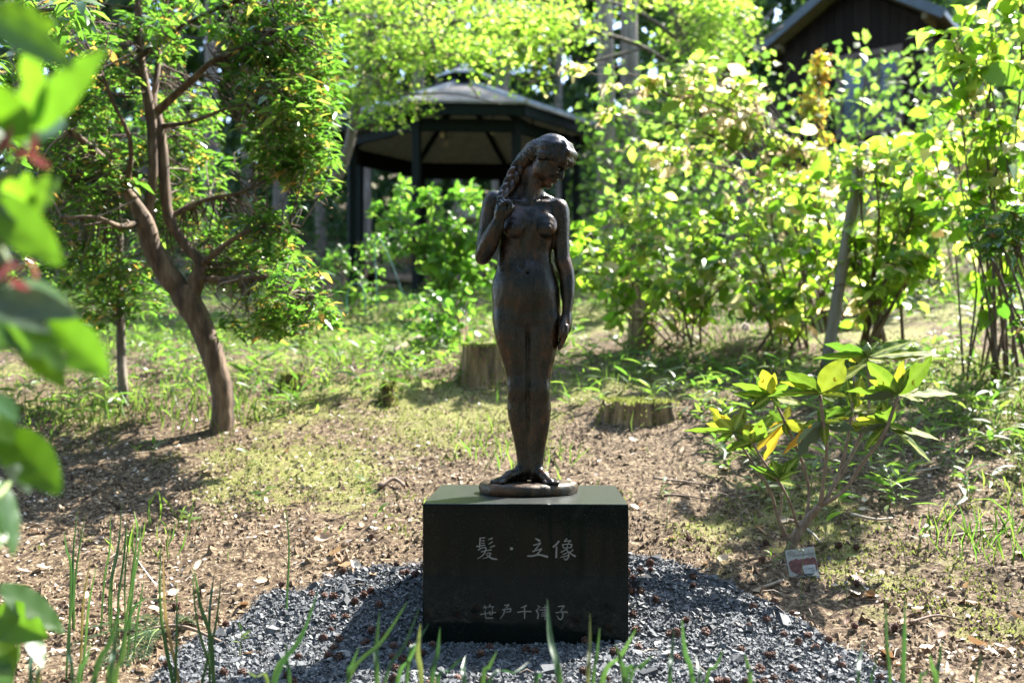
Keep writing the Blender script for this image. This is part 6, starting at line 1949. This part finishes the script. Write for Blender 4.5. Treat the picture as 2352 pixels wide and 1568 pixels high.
plant_tag()
# ------------------------------------------------------------------ grass and low bamboo on the slope
def grass():
    r = np.random.default_rng(91)
    # lance leaved seedlings
    n = 5200
    y = 3.7 + r.random(n) ** 1.1 * 9.5; x = (r.random(n) - .5) * (1.8 + 1.2 * y)
    d = fbm(x * .9 + 3, y * .9, 92, 3)
    band = np.interp(y, [3.7, 4.3, 4.9, 5.4, 9, 13], [.0, .06, .20, .28, .30, .22])
    band = band + np.where((x > .9) & (y < 5.5), .16, 0) - np.where((np.abs(x) < .9) & (y < 5.3), .14, 0)
    band = band + np.where((x < -.6) & (y > 4.9) & (y < 9), .12, 0)
    keep = r.random(n) < np.clip((d - .62 + band) * 5, 0, 1)
    x, y = x[keep], y[keep]; n = len(x)
    z = gh(x, y)
    B = []; D = []; N = []; L = []
    sm = MB()
    for i in range(n):
        h = r.uniform(.06, .20); k = r.integers(3, 7); a0 = r.random() * 6.28
        lean = r.normal(size=2) * .12
        sm.tube([(x[i], y[i], z[i]), (x[i] + lean[0] * h, y[i] + lean[1] * h, z[i] + h)], [.0016, .001], 3, .5, cap=False)
        for j in range(k):
            t = .35 + .65 * j / k; a = a0 + j * 2.5
            B.append((x[i] + lean[0] * h * t, y[i] + lean[1] * h * t, z[i] + h * t)); D.append((math.cos(a), math.sin(a), r.uniform(-.1, .9))); L.append(r.uniform(.06, .13))
    B = np.array(B); D = np.array(D); L = np.array(L); m = len(B)
    leaf_stuff('low_bamboo', B, D, np.array((0, 0, 1.)) + r.normal(size=(m, 3)) * .4, L, L * r.uniform(.13, .2, m), M_GRASS, None, 'lance', label='low dwarf bamboo and lance leaved seedlings on the slope')['kind'] = 'stuff'
    sm.build('bamboo_stems', M_GREENSTEM, label='thin stems of the low dwarf bamboo', kind='stuff')
    # fine grass
    n = 46000
    y = 3.4 + r.random(n) ** 1.2 * 12; x = (r.random(n) - .5) * (1.8 + 1.2 * y)
    d = fbm(x * 1.1 + 8, y * 1.1, 93, 3)
    band = np.interp(y, [3.4, 4.3, 5.0, 5.6, 9, 15], [-.06, .0, .12, .20, .24, .2]) - np.where((np.abs(x) < 1.2) & (y < 5.3), .17, 0) + np.where((x > .9) & (y < 5), .05, 0)
    band = band + np.where((x < -.6) & (y > 4.9) & (y < 9), .10, 0)
    keep = r.random(n) < np.clip((d - .60 + band) * 5, .01, 1)
    x, y = x[keep], y[keep]; n = len(x)
    b = np.stack([x, y, gh(x, y)], 1); L = r.uniform(.04, .15, n)
    leaf_stuff('grass', b, unit(np.c_[r.normal(size=(n, 2)) * .38, np.ones(n)]), rdir(n, 0, r), L, .004 + .003 * r.random(n), M_GRASS, None, 'cheap', label='thin short grass on the mossy slope')['kind'] = 'stuff'


grass()


# ------------------------------------------------------------------ single seedlings near the plinth and the rhododendron
def weed(px, py, h_px, label, seed, nl=4, leafpx=26, lean=0.0, mat=None):
    r = np.random.default_rng(400 + seed)
    p = groundhit(px, py); s = p.y / F
    root = thing('weed_seedling', tuple(p), label, 'weed')
    top = p + Vector((lean * h_px * s, 0, h_px * s))
    b = MB(); c = bez([p - Vector((0, 0, .01)), p.lerp(top, .5) + Vector((lean * h_px * s * -.25, 0, 0)), top], 12); b.tube(c, np.linspace(.0018, .0009, 12), 5); b.build('stem', M_GREENSTEM, root)
    B = []; D = []; N = []; L = []
    for j in range(nl):
        t = 1 - .5 * j / nl; a = r.random() * 6.28 + j * 2.4
        B.append(c[int(t * 11)]); D.append((math.cos(a), math.sin(a) * .6, r.uniform(.0, .7))); N.append(np.array((0, -.3, 1)) + r.normal(size=3) * .3); L.append(leafpx * s * r.uniform(.75, 1.25))
    L = np.array(L)
    leaf_objects(np.array(B), np.array(D), np.array(N), L, L * r.uniform(.24, .36), mat or M_GRASS, root, 'lance')


for i, a in enumerate([
        (1512, 1180, 70, 'seedling with bright leaves right of the plinth top corner', 5, 34, .15), (1530, 1230, 90, 'curled brownish green seedling right of the plinth', 2, 22, .1), (1895, 1260, 95, 'bamboo seedling with broad dark leaf just right of the plant tag', 4, 56, .12),
        (2085, 1340, 150, 'tall bamboo seedling with one rounded leaf right of the plant tag', 2, 34, -.35), (1840, 1395, 125, 'thin green shoot in front of the plant tag', 1, 20, .05), (1945, 1400, 110, 'thin seedling between tag and dry leaves', 3, 30, -.05),
        (1690, 1165, 60, 'small seedling in front of the rhododendron left stems', 4, 30, .2), (2110, 1290, 70, 'seedling with yellow green leaves on the mossy soil at right', 5, 28, .2), (2260, 1260, 60, 'slender seedling at far right on the moss', 3, 26, -.1),
        (1780, 1310, 40, 'dark leaved seedling left of the plant tag', 5, 28, -.3), (840, 1185, 70, 'seedling with pale green blades left of the plinth', 4, 30, .0), (860, 1215, 40, 'low seedling with broad pointed leaves near the plinth left side', 4, 30, .3),
        (560, 1140, 95, 'tall thin seedling on the sunny litter left of the plinth', 3, 30, .1), (600, 1180, 50, 'bright yellow green seedling on the litter', 5, 30, .1), (430, 1220, 34, 'low bright green seedling with flat leaves on the litter', 6, 30, .1),
        (350, 1075, 46, 'broad leaved bright weed below the leaning tree', 6, 34, .1), (320, 1060, 40, 'bluish green weed left below the leaning tree', 4, 30, -.1), (1170, 1478, 24, 'tiny bright green seedling against the plinth foot', 4, 18, .1),
        (550, 1510, 60, 'small seedling with paired leaves on the gravel at lower left', 5, 24, .1), (2190, 1110, 90, 'leafy bamboo seedling in the right mid ground', 6, 36, .1), (2270, 1080, 110, 'dense bamboo seedling at the right edge', 7, 40, .1),
        (2230, 1170, 60, 'bamboo seedling with pale leaves near the right edge', 5, 34, -.2), (2040, 1150, 60, 'seedling behind the rhododendron right stems', 5, 30, .1), (1660, 1050, 60, 'seedling between the wide stump and the rhododendron', 5, 30, .1), (985, 1215, 30, 'small leaves beside the plinth left edge', 3, 22, -.2)]):
    weed(a[0], a[1], a[2], a[3], i, a[4], a[5], a[6])


# ------------------------------------------------------------------ strap leaved clumps in the foreground
def blade_mesh(pts, w, r):
    """folded strap leaf along a curve, tapering to a point"""
    c = bez(pts, 15); T = np.gradient(c, axis=0); T = unit(T)
    tw = r.uniform(-.5, .5)
    V = []
    for i in range(15):
        t = i / 14
        ww = w * min(1, .75 + t) * (1 - max(0, (t - .55) / .45) ** 1.7) + .0004
        side = np.array((math.cos(tw * t + .2), math.sin(tw * t + .2), 0)); side = side - T[i] * side.dot(T[i]); side = side / np.linalg.norm(side)
        nrm = np.cross(T[i], side)
        V += [c[i] - side * ww, c[i] + nrm * ww * .45, c[i] + side * ww]
    q = [(3 * i + j, 3 * i + j + 1, 3 * i + 3 + j + 1, 3 * i + 3 + j) for i in range(14) for j in (0, 1)]
    return npmesh('blade', np.array(V), [np.array(q)], M_IRIS, True, np.full(len(V), 0.))


def c7(u, v): return (u / 2.409, 976 + v / 2.409)
def c3(u, v): return ((1600 + u / 1.843) / 1.7415, (1880 + v / 1.843) / 1.7415)
def c5b(u, v): return ((2500 + u / 1.4737) / 1.7415, (1800 + v / 1.4737) / 1.7415)


def clump(label, blades, Y, w=.0042, name='strap_leaf_clump'):
    """blades: (tip px, base px, bend); a base under the frame is carried down to the ground"""
    r = random.Random(len(label) * 7 + int(Y * 100))
    gz = g1((blades[0][1][0] - 1176) / F * Y, Y)
    b0 = P(blades[0][1][0], blades[0][1][1], Y)
    root = thing(name, (b0.x, b0.y, gz), label, 'plant')
    for bl in blades:
        tip, base = bl[0], bl[1]; bend = bl[2] if len(bl) > 2 else r.uniform(-.04, .04)
        Yb = Y + r.uniform(-.05, .05)
        a = P(base[0], base[1], Yb); t = P(tip[0], tip[1], Yb + r.uniform(-.09, .09))
        g = g1(a.x, a.y)
        if a.z > g + .004:
            d = (a - t); k = (a.z - g) / max(-d.z, 1e-3)
            foot = Vector((a.x + d.x * min(k, .8) * .4, a.y, g - .01))
            pts = [foot, a, a.lerp(t, .5) + Vector((bend * (t - a).length, 0, 0)), t]
        else:
            a.z = g - .01
            pts = [a, a.lerp(t, .35) + Vector((bend * .7 * (t - a).length, 0, 0)), a.lerp(t, .7) + Vector((bend * .7 * (t - a).length, 0, 0)), t]
        o = obj('blade', blade_mesh(pts, w * r.uniform(.55, .95), r), root)


clump('pair of thin upright blades at far left on the brown litter', [(c7(432, 455), c7(408, 975)), (c7(470, 498), c7(412, 900)), (c7(355, 590), c7(392, 800)), (c7(408, 610), c7(400, 860))], 2.95, .0034)
clump('taller blades standing between the left pair and the white bent stalk', [(c7(675, 418), c7(608, 882), .03), (c7(700, 505), c7(655, 960)), (c7(668, 600), c7(618, 880)), (c7(610, 490), c7(577, 860)), (c7(725, 560), c7(690, 930))], 3.0, .0034)
clump('upright blades rising through the fallen cedar spray', [(c7(765, 512), c7(700, 1060)), (c7(755, 640), c7(720, 1265)), (c7(780, 548), c7(735, 900)), (c7(795, 858), c7(758, 1095))], 2.75, .0034)
clump('two short blades left of the fallen cedar spray', [(c7(503, 728), c7(450, 1215)), (c7(535, 770), c7(472, 1205)), (c7(410, 790), c7(380, 1130))], 2.6, .0032)
clump('broad leaved clump at the left gravel edge, three blades from one foot', [(c7(888, 650), c7(955, 1425), -.04), (c7(903, 680), c7(985, 1400), -.04), (c7(976, 860), c7(968, 1424), .01), (c7(1090, 940), c7(740, 1010), .08)], 2.45, .0046)
clump('clump of crossing blades on the left gravel', [(c7(1062, 785), c7(1190, 1424), -.05), (c7(1228, 800), c7(1118, 1424), .03), (c7(1185, 820), c7(1158, 1110), -.02), (c7(1075, 790), c7(1170, 1200), -.03)], 2.4, .0050)
clump('single tall blade on the soil left of the plinth', [(c7(1578, 413), c7(1588, 950), .03)], 3.1, .0036)
clump('blurred near blades at lower left corner', [(c7(110, 1160), c7(60, 1424)), (c7(190, 1180), c7(170, 1424)), (c7(385, 1100), c7(402, 1424)), (c7(505, 1200), c7(432, 1424)), (c7(215, 1330), c7(210, 1424))], 1.75, .0050)
clump('blurred near blades leaning right at lower left', [(c7(670, 975), c7(520, 1424), .03), (c7(658, 1090), c7(618, 1424)), (c7(700, 1150), c7(640, 1424), .04), (c7(640, 1240), c7(600, 1424))], 1.75, .0052)
clump('near clump with dark arching blade left of the plinth foot', [(c7(1758, 918), c7(1520, 1424), .05), (c7(1703, 1075), c7(1515, 1400), .04), (c7(1580, 1200), c7(1600, 1424)), (c7(1370, 1360), c7(1480, 1424), -.05)], 1.95, .0050)
clump('near blades fanned beside the plinth lower left corner', [(c7(2100, 1030), c7(2085, 1424)), (c7(2255, 975), c7(1920, 1424), .04), (c7(2320, 1010), c7(2130, 1424), .03), (c7(1985, 1230), c7(1925, 1424)), (c7(2330, 1160), c7(2200, 1424))], 1.9, .0046)
clump('near blades before the plinth left front', [(c3(150, 1130), c3(155, 1568)), (c3(295, 1155), c3(235, 1568)), (c3(212, 1128), c3(60, 1420)), (c3(462, 1372), c3(275, 1568)), (c3(482, 1365), c3(472, 1568))], 1.9, .0050)
clump('low leaning blades before the plinth middle, one with withered tip', [(c3(716, 1330), c3(610, 1568)), (c3(955, 1408), c3(660, 1566), .10), (c3(1040, 1480), c3(1000, 1568), .1)], 1.9, .0048)
clump('broad single bright blade crossing the carved characters', [(c3(1086, 943), c3(1176, 1568), -.03)], 1.9, .0072)
clump('near blades before the plinth right front', [(c3(1400, 1052), c3(1385, 1568), .01), (c3(1472, 1162), c3(1425, 1568)), (c3(1742, 1165), c3(1490, 1562), .02), (c3(1588, 1278), c3(1652, 1568)), (c3(1842, 1378), c3(1700, 1552), .02)], 1.9, .0052)
clump('near blades on the right gravel, left group', [(c5b(290, 1048), c5b(262, 1372)), (c5b(335, 990), c5b(400, 1372), -.03), (c5b(415, 1200), c5b(440, 1372)), (c5b(577, 1178), c5b(480, 1372), .03), (c5b(705, 1200), c5b(738, 1372)), (c5b(162, 1208), c5b(0, 1352), .03)], 1.9, .0050)
clump('near blades at lower right, tall pair', [(c5b(1538, 888), c5b(1562, 1372)), (c5b(1650, 878), c5b(1640, 1372)), (c5b(1412, 1118), c5b(1375, 1372)), (c5b(1482, 1188), c5b(1450, 1372))], 1.95, .0048)
clump('near blades in the lower right corner', [(c5b(1872, 1118), c5b(1840, 1372)), (c5b(1795, 1200), c5b(1832, 1372)), (c5b(1898, 1238), c5b(1932, 1372)), (c5b(2097, 1188), c5b(2070, 1372)), (c5b(1800, 1270), c5b(1738, 1372))], 1.95, .0048)


def white_stalk():
    b = MB()
    a = groundhit(*c7(865, 900))
    f = lambda u, v: P(*c7(u, v), a.y)
    b.tube(bez([a, f(845, 860), f(800, 800), f(755, 735)], 10), np.linspace(.0055, .002, 10), 5, .5, flat=.3)
    b.tube(bez([a, f(868, 865), f(885, 830), f(890, 805)], 8), np.linspace(.005, .002, 8), 5, .5, flat=.3)
    b.build('bleached_grass', M_WHITE, label='bleached white bent grass blades on the litter at left', cat='dry grass')


white_stalk()


# ------------------------------------------------------------------ fallen cedar spray
def cedar_spray():
    r = np.random.default_rng(95)
    p0 = groundhit(*c7(700, 1230))
    root = thing('cedar_spray', tuple(p0), 'fallen green cedar spray lying at the lower left gravel edge', 'branch')
    def G(u, v, h): q = groundhit(*c7(u, v)); q.z += h; return np.array(tuple(q))
    for k, (ends) in enumerate([((880, 1175), (400, 1240)), ((880, 1190), (560, 1340)), ((860, 1180), (700, 1360)), ((900, 1170), (720, 1100)), ((960, 1180), (1060, 1130)), ((860, 1185), (480, 1180)), ((880, 1200), (800, 1345))]):
        a = G(*ends[0], .02); e = G(*ends[1], .012)
        c = bez([a, (a + e) / 2 + (0, 0, .02), e], 14)
        b = MB(); b.tube(c, np.linspace(.002, .0008, 14), 4, .4)
        b.build('twig', M_GREENSTEM, root)
        B = []; D = []; Tn = unit(np.gradient(c, axis=0))
        for i in range(1, 14):
            for sg in (-1, 1):
                sd = np.cross(Tn[i], (0, 0, 1.)) * sg
                L0 = .035 * (1 - i / 20)
                d0 = unit(Tn[i] * .8 + sd * .9)
                for j in range(7):
                    p = c[i] + d0 * L0 * j / 6
                    for s2 in (-1, 1):
                        B.append(p); D.append(d0 + np.cross(d0, (0, 0, 1.)) * s2 * .8 + r.normal(size=3) * .15)
        B = np.array(B); n = len(B)
        o = leaf_stuff('scale_leaves', B, np.array(D), np.array((0, 0, 1.)) + r.normal(size=(n, 3)) * .2, r.uniform(.008, .014, n), .0032, M_IRIS, root, 'cheap'); o['kind'] = 'stuff'


cedar_spray()


# ------------------------------------------------------------------ foreground rhododendron on the left (out of focus)
def fg_bush():
    r = random.Random(9)
    x0, y0 = -.78, 1.15
    gz = g1(x0, y0)
    root = thing('rhododendron_bush', (x0, y0, gz), 'blurred rhododendron bush with big glossy leaves at the left picture edge', 'shrub')
    def stem(pts, r0, r1, name='stem'):
        b = MB(); c = bez([tuple(p) for p in pts], 18); b.tube(c, np.linspace(r0, r1, 18), 8, .5, wob=.06); b.build(name, M_GREENSTEM if r0 < .006 else M_BARK_RHODO, root)
    nodes = {'A': P(60, 330, .98), 'B': P(62, 500, 1.05), 'C': P(-20, 440, 1.0), 'D': P(10, 690, 1.02), 'E': P(10, 1000, 1.15), 'F': P(-10, 1390, 1.55), 'G': P(-30, 60, .9), 'H': P(20, 1110, 1.25)}
    trunk = [Vector((x0, y0, gz - .03)), Vector((x0 + .02, y0, .3)), Vector((-.70, 1.12, .55)), Vector((-.62, 1.08, .8)), nodes['D'] + Vector((-.03, 0, 0))]
    stem(trunk, .012, .006, 'trunk')
    stem([trunk[-1], P(15, 620, 1.02), P(0, 560, 1.02), nodes['B']], .0055, .004)
    stem([P(5, 560, 1.02), P(-20, 430, 1.0), P(20, 400, .99), nodes['A']], .005, .0035)
    stem([P(-20, 430, 1.0), P(-60, 250, .95), nodes['G']], .005, .0035)
    stem([trunk[3], P(-60, 880, 1.1), nodes['E']], .005, .0035)
    stem([trunk[2], P(-60, 1200, 1.3), nodes['F']], .005, .0035)
    stem([trunk[2], P(-30, 1160, 1.2), nodes['H']], .005, .0035)
    N_, D_, S_ = M_FG_NEW, M_FG, M_RHODO_GREY
    L = [  # base px, tip px, Y base, Y tip, width px, material
        ((-30, 40), (165, 140), .90, .88, 74, D_), ((-30, 30), (120, 60), .9, .95, 80, D_), ((72, 300), (74, 95), .98, .97, 62, N_), ((80, 300), (220, 100), .98, .96, 70, N_), ((60, 320), (110, 160), .98, 1.06, 70, D_), ((60, 330), (150, 250), .98, 1.08, 60, D_), ((50, 330), (-10, 180), .98, .9, 80, D_),
        ((50, 510), (62, 392), 1.05, 1.04, 52, N_), ((66, 505), (108, 388), 1.05, 1.06, 34, N_), ((72, 510), (136, 396), 1.05, 1.08, 36, D_), ((40, 500), (20, 400), 1.05, 1.0, 50, N_),
        ((-30, 450), (142, 605), 1.0, .98, 100, N_), ((-30, 440), (125, 530), 1.0, 1.0, 50, S_), ((-40, 330), (50, 260), 1.0, 1.05, 70, D_),
        ((-30, 680), (168, 715), 1.02, .98, 76, S_), ((-20, 700), (110, 752), 1.02, .98, 50, S_), ((20, 660), (170, 690), 1.02, 1.1, 60, D_), ((110, 735), (248, 862), 1.02, 1.02, 104, N_), ((0, 720), (142, 828), 1.02, .96, 84, D_), ((40, 740), (148, 890), 1.02, 1.0, 82, N_), ((-30, 760), (60, 800), 1.02, .97, 70, N_),
        ((5, 985), (138, 1130), 1.15, 1.13, 106, D_), ((-20, 940), (22, 1010), 1.15, 1.1, 60, D_), ((8, 1010), (62, 1132), 1.15, 1.2, 46, S_), ((0, 1100), (46, 1272), 1.25, 1.22, 42, D_), ((-20, 1120), (6, 1260), 1.25, 1.2, 36, D_), ((-20, 900), (40, 960), 1.15, 1.1, 40, D_),
        ((0, 1340), (152, 1446), 1.55, 1.55, 62, D_), ((-20, 1405), (104, 1462), 1.55, 1.5, 92, N_), ((60, 1432), (102, 1526), 1.55, 1.5, 36, D_), ((-10, 1450), (26, 1562), 1.55, 1.5, 62, N_), ((-30, 1500), (14, 1580), 1.55, 1.45, 60, D_)]
    for bp, tp, Yb, Yt, w, m in L:
        b = P(*bp, Yb); t = P(*tp, Yt)
        place_leaf(root, b, t, w * Yb / F, lambda L_, W_: big_leaf(L_, W_, r, 'leaf', m, r.choice((0, 0, 1)), r.uniform(.03, .15), r.uniform(.05, .2)), r, .38)
    # withered pink flower remains
    rr = np.random.default_rng(3); c = np.array(tuple(P(20, 610, 1.0)))
    B = np.array([tuple(P(x, y, Y)) for x, y, Y in ((10, 600, 1.0), (20, 620, .99), (28, 610, 1.0), (14, 640, 1.0), (30, 280, .95), (25, 300, .95), (10, 340, .96), (60, 350, .97), (80, 360, .97), (0, 370, .98))])
    Dd = rdir(len(B), -.3, rr) * (1, .4, 1)
    leaf_objects(B, Dd, rdir(len(B), 0, rr), np.full(len(B), .030), np.full(len(B), .009), M_PINK, root, 'lance', 'withered_petal')
    b = MB(); b.tube(bez([P(60, 600, .99), P(72, 606, .99), P(78, 620, .99), P(82, 645, .99)], 10), [.0015] * 10, 5); b.build('pistil', M_TAPE, root)


fg_bush()
